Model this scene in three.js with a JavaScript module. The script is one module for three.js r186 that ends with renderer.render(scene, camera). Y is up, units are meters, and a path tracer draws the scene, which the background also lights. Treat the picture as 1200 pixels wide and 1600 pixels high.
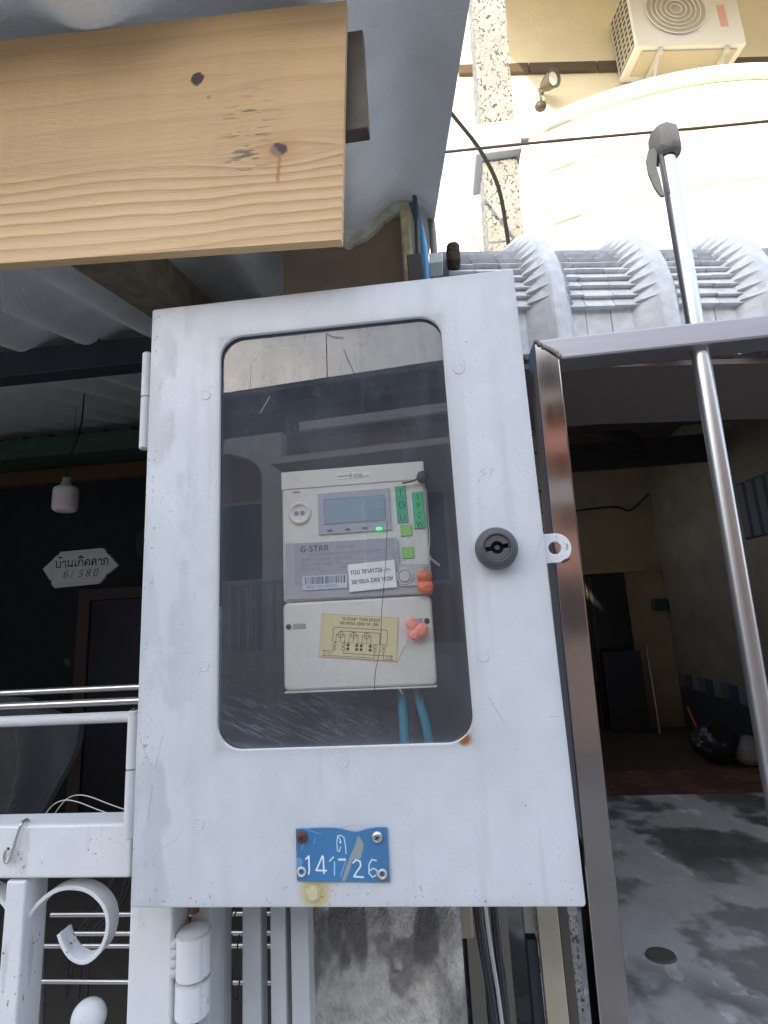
import * as THREE from 'three';
import { RoundedBoxGeometry } from 'three/addons/geometries/RoundedBoxGeometry.js';
import { mergeGeometries } from 'three/addons/utils/BufferGeometryUtils.js';

// ------------------------------------------------------------ camera, sky, sun, exposure
const scene = new THREE.Scene();
const camera = new THREE.PerspectiveCamera(90, 0.75, 0.02, 400);
camera.position.set(0.107, 1.58, 0.556);
camera.rotation.order = 'YXZ';
camera.rotation.set(11.1 * Math.PI / 180, 5.3 * Math.PI / 180, -3.12 * Math.PI / 180);
const renderer = new THREE.WebGLRenderer({ antialias: true });
renderer.toneMapping = THREE.LinearToneMapping;
renderer.toneMappingExposure = 1.8;
renderer.shadowMap.enabled = true;

const SUN = new THREE.Vector3(-Math.sin(0.44) * Math.cos(0.285), Math.sin(0.285), Math.cos(0.44) * Math.cos(0.285)).normalize();
{
  const W = 512, H = 256, d = new Float32Array(W * H * 4);
  for (let j = 0; j < H; j++) for (let i = 0; i < W; i++) {
    const lat = ((j + 0.5) / H - 0.5) * Math.PI, lon = ((i + 0.5) / W - 0.5) * 2 * Math.PI;
    const y = Math.sin(lat), x = Math.cos(lat) * Math.cos(lon), z = Math.cos(lat) * Math.sin(lon);
    const ang = Math.acos(Math.max(-1, Math.min(1, x * SUN.x + y * SUN.y + z * SUN.z)));
    const t = Math.pow(Math.max(y, 0), 0.55);
    const g1 = 3.6 * Math.exp(-ang / 0.26), g2 = 1.1 * Math.exp(-ang / 0.9);
    const o = (j * W + i) * 4;
    let c = [1.17 * (1 - t) + 0.47 * t + g1 * 1.0 + g2 * 1.0, 1.32 * (1 - t) + 0.72 * t + g1 * 0.80 + g2 * 0.90, 1.45 * (1 - t) + 1.18 * t + g1 * 0.52 + g2 * 0.76];
    if (y < 0) { const k = Math.min(1, -y * 12); c = c.map((v, q) => v * (1 - k) + [0.3, 0.29, 0.28][q] * k); }
    d[o] = c[0]; d[o + 1] = c[1]; d[o + 2] = c[2]; d[o + 3] = 1;
  }
  const sky = new THREE.DataTexture(d, W, H, THREE.RGBAFormat, THREE.FloatType);
  sky.mapping = THREE.EquirectangularReflectionMapping; sky.magFilter = THREE.LinearFilter; sky.minFilter = THREE.LinearFilter;
  sky.needsUpdate = true;
  scene.background = sky; scene.environment = sky;
}
const sun = new THREE.DirectionalLight(new THREE.Color().setRGB(1.0, 0.84, 0.58), 4.2);
sun.position.copy(SUN).multiplyScalar(40); sun.castShadow = true; sun.shadow.radius = 1.5;
Object.assign(sun.shadow.camera, { left: -15, right: 15, top: 15, bottom: -15, near: 1, far: 90 });
scene.add(sun, sun.target);

// ------------------------------------------------------------ helpers
let seed = 7;
const rnd = () => { seed = (seed * 1664525 + 1013904223) >>> 0; return seed / 4294967296; };
const rr = (a, b) => a + (b - a) * rnd();
const hash = (x, y, s) => { let h = (x * 374761393 + y * 668265263 + s * 2246822519) | 0; h = Math.imul(h ^ (h >>> 13), 1274126177); return ((h ^ (h >>> 16)) >>> 0) / 4294967296; };
function vn(x, y, s, P) {
  const xi = Math.floor(x), yi = Math.floor(y), f = x - xi, g = y - yi, u = f * f * (3 - 2 * f), v = g * g * (3 - 2 * g);
  const w = (a) => P ? ((a % P) + P) % P : a;
  const a = hash(w(xi), w(yi), s), b = hash(w(xi + 1), w(yi), s), c = hash(w(xi), w(yi + 1), s), e = hash(w(xi + 1), w(yi + 1), s);
  return (a * (1 - u) + b * u) * (1 - v) + (c * (1 - u) + e * u) * v;
}
function fbm(x, y, s, oct = 4, P) { let r = 0, a = 0.5, n = 0; for (let i = 0; i < oct; i++) { r += a * vn(x, y, s + i, P); n += a; x *= 2; y *= 2; if (P) P *= 2; a *= 0.5; } return r / n; }
const mix = (a, b, t) => a + (b - a) * t, sst = (a, b, x) => { const t = Math.min(1, Math.max(0, (x - a) / (b - a))); return t * t * (3 - 2 * t); };
// a computed texture; f(u, v) returns [r, g, b(, a)] 0..1 (sRGB for colour maps), v up
function ptex(W, H, f, { srgb = true, rep = [1, 1], off = [0, 0] } = {}) {
  const d = new Uint8Array(W * H * 4);
  for (let j = 0; j < H; j++) for (let i = 0; i < W; i++) {
    const c = f((i + 0.5) / W, (j + 0.5) / H), o = (j * W + i) * 4;
    for (let k = 0; k < 3; k++) d[o + k] = Math.max(0, Math.min(255, Math.round((c.length ? c[k] : c) * 255)));
    d[o + 3] = c.length > 3 ? Math.max(0, Math.min(255, Math.round(c[3] * 255))) : 255;
  }
  const t = new THREE.DataTexture(d, W, H, THREE.RGBAFormat);
  t.magFilter = THREE.LinearFilter; t.minFilter = THREE.LinearMipmapLinearFilter; t.generateMipmaps = true;
  t.wrapS = t.wrapT = THREE.RepeatWrapping; t.repeat.set(...rep); t.offset.set(...off);
  if (srgb) t.colorSpace = THREE.SRGBColorSpace; t.needsUpdate = true; return t;
}
function ctex(W, H, draw, srgb = true) {
  const c = document.createElement('canvas'); c.width = W; c.height = H; draw(c.getContext('2d'), W, H);
  const t = new THREE.CanvasTexture(c); if (srgb) t.colorSpace = THREE.SRGBColorSpace; return t;
}
const withRep = (t, x, y, ox = 0, oy = 0) => { const c = t.clone(); c.repeat.set(x, y); c.offset.set(ox, oy); c.needsUpdate = true; return c; };
const std = (color, roughness, extra = {}) => { const m = new THREE.MeshStandardMaterial({ roughness, metalness: 0, ...extra }); if (color) m.color.setRGB(...color); return m; };
// uv in metres from the dominant normal
function uvm(g) {
  g = g.index ? g.toNonIndexed() : g; const p = g.attributes.position, n = g.attributes.normal, uv = new Float32Array(p.count * 2);
  for (let i = 0; i < p.count; i++) {
    const ax = Math.abs(n.getX(i)), ay = Math.abs(n.getY(i)), az = Math.abs(n.getZ(i));
    const a = az >= ax && az >= ay ? [p.getX(i), p.getY(i)] : ax >= ay ? [p.getZ(i), p.getY(i)] : [p.getX(i), p.getZ(i)];
    uv[2 * i] = a[0]; uv[2 * i + 1] = a[1];
  }
  g.setAttribute('uv', new THREE.BufferAttribute(uv, 2)); return g;
}
const box = (w, h, d, x = 0, y = 0, z = 0) => uvm(new THREE.BoxGeometry(w, h, d).translate(x, y, z));
const rbox = (w, h, d, r, x = 0, y = 0, z = 0, s = 2) => uvm(new RoundedBoxGeometry(w, h, d, s, r).translate(x, y, z));
const span = (x0, x1, y0, y1, z0, z1) => box(x1 - x0, y1 - y0, z1 - z0, (x0 + x1) / 2, (y0 + y1) / 2, (z0 + z1) / 2);
const rspan = (x0, x1, y0, y1, z0, z1, r) => rbox(x1 - x0, y1 - y0, z1 - z0, r, (x0 + x1) / 2, (y0 + y1) / 2, (z0 + z1) / 2);
const cyl = (r0, r1, h, n = 24) => new THREE.CylinderGeometry(r0, r1, h, n);
const cylZ = (r0, r1, h, n = 32) => cyl(r0, r1, h, n).rotateX(Math.PI / 2);       // r0 faces +z
function rod(a, b, r, n = 16, r2 = r) {
  const A = new THREE.Vector3(...a), B = new THREE.Vector3(...b), d = B.clone().sub(A);
  const g = new THREE.CylinderGeometry(r2, r, d.length(), n); g.translate(0, d.length() / 2, 0);
  g.applyQuaternion(new THREE.Quaternion().setFromUnitVectors(new THREE.Vector3(0, 1, 0), d.normalize())); return g.translate(...a);
}
const tube = (pts, r, seg = 40, n = 8) => new THREE.TubeGeometry(new THREE.CatmullRomCurve3(pts.map((p) => new THREE.Vector3(...p))), seg, r, n);
const merge = (a) => mergeGeometries(a.map((g) => { g = g.index ? g.toNonIndexed() : g; for (const k of Object.keys(g.attributes)) if (!['position', 'normal', 'uv'].includes(k)) g.deleteAttribute(k); return g; }));
function rrShape(x0, x1, y0, y1, r, P = THREE.Shape) {
  const s = new P(); s.moveTo(x0 + r, y0); s.lineTo(x1 - r, y0); s.absarc(x1 - r, y0 + r, r, -Math.PI / 2, 0); s.lineTo(x1, y1 - r); s.absarc(x1 - r, y1 - r, r, 0, Math.PI / 2);
  s.lineTo(x0 + r, y1); s.absarc(x0 + r, y1 - r, r, Math.PI / 2, Math.PI); s.lineTo(x0, y0 + r); s.absarc(x0 + r, y0 + r, r, Math.PI, Math.PI * 1.5); return s;
}
const ext = (s, depth, bevel = 0, seg = 2) => new THREE.ExtrudeGeometry(s, { depth: depth - 2 * bevel, bevelEnabled: bevel > 0, bevelThickness: bevel, bevelSize: bevel, bevelOffset: -bevel, bevelSegments: seg, curveSegments: 20 }).translate(0, 0, bevel);
const used = {};
const numbered = (n) => { const k = used[n] = (used[n] ?? -1) + 1; return k ? n + '_' + String(k).padStart(3, '0') : n; };
function mesh(name, geo, mat, parent, label) {
  const m = new THREE.Mesh(geo, mat); m.castShadow = m.receiveShadow = true; m.name = name; if (label) m.userData.label = label;
  if (parent) { parent.updateMatrixWorld(true); if (parent.userData.base) m.geometry = geo.clone().translate(...parent.userData.base.map((v) => -v)); parent.add(m); } return m;
}
// a thing: a Group at its base; its parts are given in world coordinates and moved to it
function thing(name, label, category, base = [0, 0, 0], group) {
  const g = new THREE.Group(); g.name = numbered(name); g.position.set(...base); g.userData = { label, category, base }; if (group) g.userData.group = group; scene.add(g); return g;
}
function one(name, geo, mat, label, category, group) { const m = mesh(numbered(name), geo, mat); m.userData = { label, category }; if (group) m.userData.group = group; scene.add(m); return m; }
function struct(name, geo, mat) { const m = mesh(numbered(name), geo, mat); m.userData = { kind: 'structure' }; scene.add(m); return m; }

// ------------------------------------------------------------ shared textures and materials
const fineN = ptex(256, 256, (u, v) => fbm(u * 32, v * 32, 3, 3, 32), { srgb: false, rep: [14, 14] });
const grainN = ptex(256, 256, (u, v) => fbm(u * 16, v * 16, 9, 5, 16), { srgb: false, rep: [3, 3] });
const mottle = (c, amt, s, rep) => ptex(256, 256, (u, v) => { const n = fbm(u * 6, v * 6, s, 5, 6) - 0.5; return c.map((q) => q * (1 + amt * n)); }, { rep: [rep, rep] });
const M = {};
M.cabinet = std(null, 0.42, { map: mottle([0.785, 0.80, 0.815], 0.05, 21, 2), bumpMap: fineN, bumpScale: 0.00015 });
M.gateWhite = std(null, 0.42, { map: ptex(768, 768, (u, v) => {
  const n = fbm(u * 5, v * 5, 31, 5, 5), sp = fbm(u * 90, v * 90, 35, 3, 90), dr = fbm(u * 40, v * 6, 37, 4, 0); let k = 1 + 0.09 * (n - 0.5) - 0.10 * sst(0.58, 0.8, dr) * sst(0.4, 0.6, n); let c = [0.85 * k, 0.86 * k, 0.865 * k];
  const r = sst(0.785, 0.82, sp) * sst(0.42, 0.6, n), h = sst(0.70, 0.80, sp) * sst(0.45, 0.6, n) * 0.25; c = c.map((q, i) => mix(mix(q, [0.70, 0.58, 0.42][i], h), [0.36, 0.24, 0.16][i], r * 0.8)); return c; }, { rep: [3, 3] }), bumpMap: withRep(fineN, 6, 6), bumpScale: 0.0004 });
M.gateGrey = std(null, 0.45, { map: mottle([0.74, 0.76, 0.77], 0.12, 33, 4), bumpMap: withRep(fineN, 6, 6), bumpScale: 0.0004 });
const steelR = ptex(128, 512, (u, v) => 0.10 + 0.12 * fbm(u * 20, v * 3, 41, 3), { srgb: false, rep: [12, 2] });
M.steel = std([0.66, 0.645, 0.63], 1, { metalness: 1, roughnessMap: steelR, bumpMap: withRep(grainN, 30, 3), bumpScale: 0.00006 });
M.steelPipe = std([0.56, 0.555, 0.55], 0.30, { metalness: 1 });
M.steelRail = std([0.40, 0.375, 0.385], 1, { metalness: 1, roughnessMap: ptex(256, 64, (u, v) => 0.30 + 0.2 * fbm(u * 4, v * 16, 43, 3), { srgb: false, rep: [2, 12] }), bumpMap: withRep(grainN, 3, 30), bumpScale: 0.00006 });
M.steelPost = std([0.48, 0.42, 0.395], 1, { metalness: 1, roughnessMap: ptex(128, 256, (u, v) => 0.05 + 0.10 * fbm(u * 8, v * 5, 45, 4), { srgb: false, rep: [8, 1.5] }) });
M.zinc = std([0.55, 0.55, 0.52], 0.35, { metalness: 0.9 });
M.black = std([0.02, 0.021, 0.024], 0.45);
M.blackGloss = std([0.018, 0.018, 0.022], 0.2);
M.darkPlastic = std([0.065, 0.068, 0.072], 0.42, { bumpMap: fineN, bumpScale: 0.0001 });
M.rust = std([0.16, 0.06, 0.03], 0.8, { bumpMap: grainN, bumpScale: 0.001 });

// ------------------------------------------------------------ ground, floors
struct('ground', uvm(new THREE.PlaneGeometry(300, 300).rotateX(-Math.PI / 2).translate(0, -0.03, 0)), std(null, 0.9, { map: mottle([0.44, 0.43, 0.42], 0.3, 51, 0.3), bumpMap: grainN, bumpScale: 0.004 }));
struct('lane', uvm(new THREE.PlaneGeometry(60, 4.2).rotateX(-Math.PI / 2).translate(0, -0.024, 3.3)), std(null, 0.85, { map: mottle([0.50, 0.49, 0.47], 0.3, 53, 0.4), bumpMap: grainN, bumpScale: 0.004 }));
struct('pavement', span(-30, 30, -0.1, -0.006, -0.1, 1.2), std(null, 0.85, { map: mottle([0.82, 0.805, 0.78], 0.2, 55, 0.6), bumpMap: grainN, bumpScale: 0.003 }));
{
  // worn, oil stained concrete in front of the open gate: x 0..4.2, z -4.2..-0.1
  const f = ptex(1024, 1024, (u, v) => {
    const x = u * 4.2, z = -0.1 - (1 - v) * 4.1;                       // v = 1 at the street side
    const n = fbm(x * 3.1 + 3, z * 3.1 + 20, 61, 6), n2 = fbm(x * 11, z * 9 + 40, 62, 4), n3 = fbm(x * 1.4 + 7, z * 1.4 + 30, 64, 3);
    const a = z + 0.62 * (x - 1.3);                                    // diagonal dirt track
    let dirt = sst(-3.9, -3.3, a) * (1 - sst(-2.65, -2.25, a)) * sst(0.36, 0.52, n + 0.10 * n3);
    dirt = Math.max(dirt, (1 - sst(-2.0, -1.6, -a - 3.6)) * 0 + sst(0.53, 0.62, n) * 0.55, sst(-1.95, -1.5, z - 0.2 * x) * sst(0.44, 0.6, n) * 0.9);
    dirt *= 0.55 + 0.45 * n2;
    const k = 0.80 + 0.10 * (n2 - 0.5) + 0.10 * (n3 - 0.5);
    const spot = n2 > 0.74 ? 0.10 : 0;
    return [mix(k, 0.27, dirt) + spot, mix(k * 1.005, 0.265, dirt) + spot, mix(k * 1.01, 0.27, dirt) + spot];
  });
  const g = new THREE.PlaneGeometry(4.2, 4.1).rotateX(-Math.PI / 2).translate(2.1, 0, -2.15);
  struct('concrete_floor', g, std(null, 0.62, { map: f, bumpMap: withRep(grainN, 8, 8), bumpScale: 0.003 }));
}
{
  const f = ptex(512, 512, (u, v) => {                                 // thin red-brown brick paving strip, small and far away
    const row = Math.floor(v * 7), b = ((u * 22 + (row % 2) * 0.5) % 1 + 1) % 1, joint = b < 0.06 || (v * 7) % 1 < 0.1;
    const n = fbm(u * 30, v * 12, 71, 4), t = hash(Math.floor(u * 22 + (row % 2) * 0.5), row, 5);
    return joint ? [0.30, 0.25, 0.22] : [0.44 + 0.12 * (t - 0.5) + 0.2 * (n - 0.5), 0.29 + 0.1 * (t - 0.5) + 0.12 * (n - 0.5), 0.22 + 0.06 * (t - 0.5) + 0.1 * (n - 0.5)];
  });
  struct('brick_floor_strip', new THREE.PlaneGeometry(4.2, 0.62).rotateX(-Math.PI / 2).translate(2.1, 0.004, -4.5), std(null, 0.8, { map: f }));
  struct('tiled_floor', new THREE.PlaneGeometry(4.2, 1.9).rotateX(-Math.PI / 2).translate(2.1, 0.002, -5.7), std(null, 0.5, { map: mottle([0.34, 0.27, 0.23], 0.3, 75, 0.8) }));
  struct('left_floor', new THREE.PlaneGeometry(5.2, 4.0).rotateX(-Math.PI / 2).translate(-2.5, 0, -2.1), std(null, 0.6, { map: mottle([0.36, 0.355, 0.35], 0.3, 77, 0.8) }));
}

// ------------------------------------------------------------ the concrete gate pillar behind the cabinet
{
  const t = thing('gate_pillar', 'rough grey concrete pillar that carries the meter cabinet', 'pillar', [-0.01, 0, -0.33]);
  const cm = ptex(512, 1024, (u, v) => {
    const n = fbm(u * 5, v * 38, 81, 6), n2 = fbm(u * 24, v * 190, 83, 4), w = fbm(u * 3.2 + 9, v * 22, 85, 5);
    let k = 0.66 + 0.5 * (n - 0.5) + 0.26 * (n2 - 0.5);
    k = mix(k, 0.93, sst(0.53, 0.60, w) * 0.75 * (0.6 + n2 * 0.6)); k = mix(k, 0.36, sst(0.55, 0.68, fbm(u * 5 + 2, v * 15 + 5, 87, 4)) * 0.7);
    const dx = (u - 0.55) * 0.23, dy = (v - 0.553) * 1.9, r = Math.hypot(dx, dy) / 0.085;       // round cement smear
    const ring = Math.exp(-(((r - 1) / 0.07) ** 2)); k = mix(k, 0.40, ring * 0.32 * sst(0.3, 0.6, n));
    return [k * 1.0, k * 0.985, k * 0.94];
  });
  const g = new THREE.BoxGeometry(0.235, 1.9, 0.16, 24, 110, 4); const p = g.attributes.position;
  for (let i = 0; i < p.count; i++) { const x = p.getX(i), y = p.getY(i); if (p.getZ(i) > 0.07) p.setZ(i, p.getZ(i) + 0.008 * (fbm(x * 14 + 5, y * 14 + 40, 88, 4) - 0.5) - (Math.abs(x) > 0.116 ? 0.006 : 0)); }
  g.computeVertexNormals();
  mesh('shaft', g.translate(-0.01, 0.95, -0.33), std(null, 0.92, { map: cm, bumpMap: withRep(grainN, 5, 30), bumpScale: 0.006 }), t);
}
{
  const t = thing('wall_pier', 'brown stained wall pier with pale mortar under the edge of the wavy roof', 'pier', [-0.06, 1.6, -0.72]);
  const wave = (x) => 2.568 + 0.037 * Math.cos((x - 0.094) / 0.284 * 2 * Math.PI), body = new THREE.Shape(), bed = new THREE.Shape(), n = 30, X = (i) => -0.227 + 0.334 * i / n, low = (i) => wave(X(i)) - 0.026 + 0.012 * (vn(i * 0.7, 7, 90) - 0.5);
  body.moveTo(-0.227, 1.5); for (let i = 0; i <= n; i++) body.lineTo(X(i), low(i)); body.lineTo(0.107, 1.5); body.closePath();
  bed.moveTo(X(0), wave(X(0)) + 0.006); for (let i = 0; i <= n; i++) bed.lineTo(X(i), wave(X(i)) + 0.006); for (let i = n; i >= 0; i--) bed.lineTo(X(i), low(i) + 0.001); bed.closePath();
  mesh('pier_body', uvm(ext(body, 0.26, 0.003).translate(0, 0, -0.857)), std(null, 0.95, { map: mottle([0.62, 0.54, 0.45], 0.35, 90, 1.1) }), t);
  mesh('mortar_bed', uvm(ext(bed, 0.22, 0.003).translate(0, 0, -0.80)), std(null, 0.95, { map: mottle([0.86, 0.84, 0.77], 0.4, 91, 9), bumpMap: withRep(grainN, 6, 6), bumpScale: 0.004 }), t);
  mesh('plaster_edge', uvm(new RoundedBoxGeometry(0.026, 0.29, 0.04, 2, 0.008).translate(0.096, 2.445, -0.585)), std(null, 0.95, { map: mottle([0.82, 0.75, 0.58], 0.4, 93, 9), bumpMap: withRep(grainN, 10, 10), bumpScale: 0.0021 }), t);
}

// ------------------------------------------------------------ the left carport: wavy roof, beams, back wall
const DN = new THREE.Vector3(-0.06904, 0.27461, -1).normalize();         // direction of the roof waves, up to the back
const RP = (z, dx = 0, dn = 0) => { const k = -0.5885 - z; return [0.1737 - 0.06904 * k + dx, 2.574 + 0.27461 * k + dn, z]; };
{
  const t = thing('carport_roof', 'wavy grey fibre cement roof sheet over the left carport', 'roof', [-1.5, 2.5, -0.59]);
  const Zp = DN.clone().negate(), Xp = new THREE.Vector3(1, 0, 0).addScaledVector(Zp, -Zp.x).normalize(), N = new THREE.Vector3().crossVectors(Zp, Xp);
  const s = new THREE.Shape(), prof = (x) => 0.037 * Math.cos((x + 0.0797) / 0.284 * 2 * Math.PI), x0 = -5.2, n = 300;
  s.moveTo(x0, prof(x0)); for (let i = 1; i <= n; i++) { const x = x0 * (1 - i / n); s.lineTo(x, prof(x)); } for (let i = n; i >= 0; i--) { const x = x0 * (1 - i / n); s.lineTo(x, prof(x) + 0.007); } s.closePath();
  const L = 4.6, g = new THREE.ExtrudeGeometry(s, { depth: L, bevelEnabled: false, steps: 1 }).translate(0, 0, -3.86);
  g.applyMatrix4(new THREE.Matrix4().makeBasis(Xp, N, Zp).setPosition(0.1737, 2.574, -0.5885));
  const nn = g.toNonIndexed(); nn.deleteAttribute('normal'); 
  const { toCreasedNormals } = await import('three/addons/utils/BufferGeometryUtils.js');
  mesh('roof_sheet', uvm(toCreasedNormals(nn, 0.6)), std(null, 0.7, { map: mottle([0.94, 0.94, 0.93], 0.10, 101, 2.2), bumpMap: withRep(grainN, 12, 12), bumpScale: 0.0015 }), t);
}
{
  const t = thing('rafter', 'short weathered wooden rafter running up under the wavy roof', 'rafter', RP(-0.66, -0.78, -0.14));
  const a = new THREE.Vector3(...RP(-0.1, -0.76, -0.1065)), b = new THREE.Vector3(...RP(-3.2, -0.76, -0.1065)), L = a.distanceTo(b);
  const g = new THREE.BoxGeometry(0.12, 0.1, L); g.applyQuaternion(new THREE.Quaternion().setFromUnitVectors(new THREE.Vector3(0, 0, 1), a.clone().sub(b).normalize())); g.translate(...a.clone().add(b).multiplyScalar(0.5).toArray());
  mesh('timber', uvm(g), std(null, 0.85, { map: mottle([0.50, 0.45, 0.37], 0.35, 111, 6), bumpMap: withRep(grainN, 10, 10), bumpScale: 0.00105 }), t);
}
one('roof_beam', rspan(-5.0, -0.27, 2.6095, 2.723, -1.313, -1.228, 0.005), std(null, 0.6, { map: mottle([0.20, 0.21, 0.235], 0.2, 113, 4) }), 'dark steel beam crossing beneath the wavy roof sheet', 'beam');
one('roof_hook', tube([[-1.209, 2.759, -1.228], [-1.181, 2.80, -1.228], [-1.16, 2.794, -1.228], [-1.181, 2.744, -1.228], [-1.185, 2.715, -1.228]], 0.0035), M.black, 'small dark wire hook on top of the dark steel beam', 'hook');
one('green_beam', rspan(-5.0, -0.215, 3.057, 3.227, -3.50, -3.357, 0.006), std(null, 0.6, { map: mottle([0.25, 0.36, 0.28], 0.2, 115, 3) }), 'dull green beam at the back edge of the wavy roof', 'beam');
{
  const t = thing('left_house', 'dark green shaded house front at the back of the left carport', 'house', [-2.5, 0, -4.1]);
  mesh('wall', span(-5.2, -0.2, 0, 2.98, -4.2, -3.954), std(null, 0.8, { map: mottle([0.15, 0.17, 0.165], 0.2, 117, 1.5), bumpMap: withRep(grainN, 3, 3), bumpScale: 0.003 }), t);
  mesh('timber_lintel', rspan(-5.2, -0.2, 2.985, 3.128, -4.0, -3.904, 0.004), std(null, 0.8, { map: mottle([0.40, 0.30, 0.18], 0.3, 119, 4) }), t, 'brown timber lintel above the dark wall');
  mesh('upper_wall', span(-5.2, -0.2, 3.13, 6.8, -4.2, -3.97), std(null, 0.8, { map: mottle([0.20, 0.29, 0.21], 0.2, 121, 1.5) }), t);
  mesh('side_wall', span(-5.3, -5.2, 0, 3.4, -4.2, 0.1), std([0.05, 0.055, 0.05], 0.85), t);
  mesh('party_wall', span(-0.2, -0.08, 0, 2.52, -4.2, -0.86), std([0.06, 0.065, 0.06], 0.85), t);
  mesh('door_frame', merge([span(-3.169, -3.055, 0, 1.935, -3.954, -3.904), span(-3.055, -2.175, 1.835, 1.935, -3.954, -3.904)]), std([0.075, 0.055, 0.04], 0.6), t);
  mesh('door', rspan(-3.055, -2.175, 0.02, 1.83, -3.954, -3.925, 0.004), std([0.016, 0.02, 0.035], 0.4), t, 'dark blue door below the house number sign');
  mesh('wall_fan', merge([cylZ(0.156, 0.156, 0.04).translate(-2.487, 2.333, -3.93), cylZ(0.04, 0.05, 0.06).translate(-2.487, 2.333, -3.90)]), std([0.03, 0.034, 0.036], 0.5), t);
}
{
  const t = thing('light_bulb', 'white jar-shaped light bulb hanging by a wire in the dark left carport', 'bulb', [-2.04, 2.62, -2.2]);
  const c = (x) => new THREE.LatheGeometry(x.map(([r, y]) => new THREE.Vector2(r, y)), 32).translate(-2.037, 0, -2.2);
  mesh('globe', c([[0, 2.262], [0.05, 2.264], [0.063, 2.273], [0.068, 2.290], [0.068, 2.388], [0.063, 2.406], [0.05, 2.415], [0.03, 2.418]]), std(null, 0.35, { map: ptex(4, 64, (u, v) => { const k = sst(0.35, 0.5, v) * (1 - sst(0.5, 0.62, v)); return v < 0.55 ? [0.95, 0.86, 0.87] : [0.86, 0.90, 0.88]; }) }), t);
  mesh('socket', c([[0.03, 2.416], [0.03, 2.44], [0.022, 2.445], [0.022, 2.47], [0, 2.472]]), std([0.4, 0.4, 0.37], 0.5), t);
  mesh('wire', tube([[-2.037, 2.47, -2.2], [-2.05, 2.56, -2.21], [-2.03, 2.64, -2.22], [-2.0, 2.80, -2.24], [-1.99, 3.02, -2.24]], 0.005), M.black, t);
}
{
  const P = [[-2.462, 1.982], [-2.40, 2.035], [-2.375, 2.062], [-2.36, 2.066], [-2.345, 2.088], [-2.055, 2.095], [-2.03, 2.085], [-2.022, 2.06], [-2.005, 2.05], [-1.936, 1.975], [-2.0, 1.925], [-2.018, 1.918], [-2.022, 1.90], [-2.06, 1.862], [-2.37, 1.852], [-2.395, 1.88], [-2.392, 1.90], [-2.405, 1.905]];
  const s = new THREE.Shape(P.map((p) => new THREE.Vector2(...p)));
  const sign = thing('house_sign', 'pale hexagonal house number sign with dark lettering hung in the dark left carport', 'sign', [-2.2, 1.85, -2.58]);
  const g = ext(s, 0.02, 0.003).translate(0, 0, -2.6); const p = g.attributes.position, uv = g.attributes.uv;
  for (let i = 0; i < p.count; i++) uv.setXY(i, (p.getX(i) + 2.462) / 0.526, (p.getY(i) - 1.852) / 0.243);
  const face = ctex(512, 236, (c, W, H) => {
    c.fillStyle = '#c6c8c4'; c.fillRect(0, 0, W, H); c.strokeStyle = '#a9aca8'; c.lineWidth = 3; c.strokeRect(70, 22, W - 140, H - 44);
    c.strokeStyle = '#1c1e26'; c.lineWidth = 7; c.lineJoin = c.lineCap = 'round';
    // strokes of the Thai name, each letter in a cell of 10 x 10
    const L = {
      bo: [[[1, 1], [2.4, 1], [2.4, 9], [8, 9], [8, 1]]], tone: [[[1, -4.5], [3, -5], [3, -3], [6, -4.5]]], aa: [[[1, 3], [3, 1], [5, 1], [6, 3], [6, 9.5]]],
      no: [[[1, 1], [2.4, 1], [2.4, 9]], [[2.4, 9], [8, 7.5]], [[8, 1], [8, 7], [9.5, 9], [7, 9]]], e: [[[2, 1], [2, 9], [4, 9], [4, 7.5]]],
      ko: [[[1.5, 9], [1.5, 5], [3, 4], [1, 3], [3, 1], [6, 1], [8, 3], [8, 9]]], i: [[[1, -2.5], [4, -5], [8, -2.5], [1, -2.5]]],
      doo: [[[4, 6], [5, 4.5], [3.4, 4.5], [3, 9], [1.5, 6], [1.5, 3], [4, 1], [6, 1], [8, 3], [8, 9]]], lo: [[[1.5, 8], [3, 9], [4, 6], [1.5, 8], [2, 5], [5, 4], [8, 5], [8, 9]], [[1.5, 3], [4, 1], [7, 1], [8, 5]]],
      pho: [[[3, 9], [1, 9], [3, 7.5], [3, 4], [1, 3], [3, 1], [6, 1], [8, 3], [8, 9.5]]],
    };
    let x = 84; const sc = 4.6, y0 = 64;
    for (const [k, w, back] of [['bo', 10], ['tone', 0, -6], ['aa', 7.5], ['no', 10.5], ['e', 5.5], ['ko', 9.5], ['i', 0, -9.5], ['doo', 9.8], ['lo', 9.8], ['aa', 7.5], ['pho', 9]]) {
      const ox = x + (back ?? 0) * sc;
      for (const st of L[k]) { c.beginPath(); st.forEach(([a, b], i) => c[i ? 'lineTo' : 'moveTo'](ox + a * sc, y0 + b * sc)); c.stroke(); }
      x += w * sc;
    }
    c.fillStyle = '#1c1e26'; c.font = 'italic 64px serif'; c.textBaseline = 'alphabetic';
    [...'6/580'].forEach((ch, i) => c.fillText(ch, 140 + i * 51, 176));
  });
  mesh('board', g, std(null, 0.5, { map: face }), sign);
  mesh('hanging_wire', tube([[-2.345, 2.085, -2.575], [-2.33, 2.12, -2.57], [-2.315, 2.15, -2.58], [-2.31, 2.4, -2.58], [-2.30, 3.1, -2.58]], 0.0013), M.black, sign);
}

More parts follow.
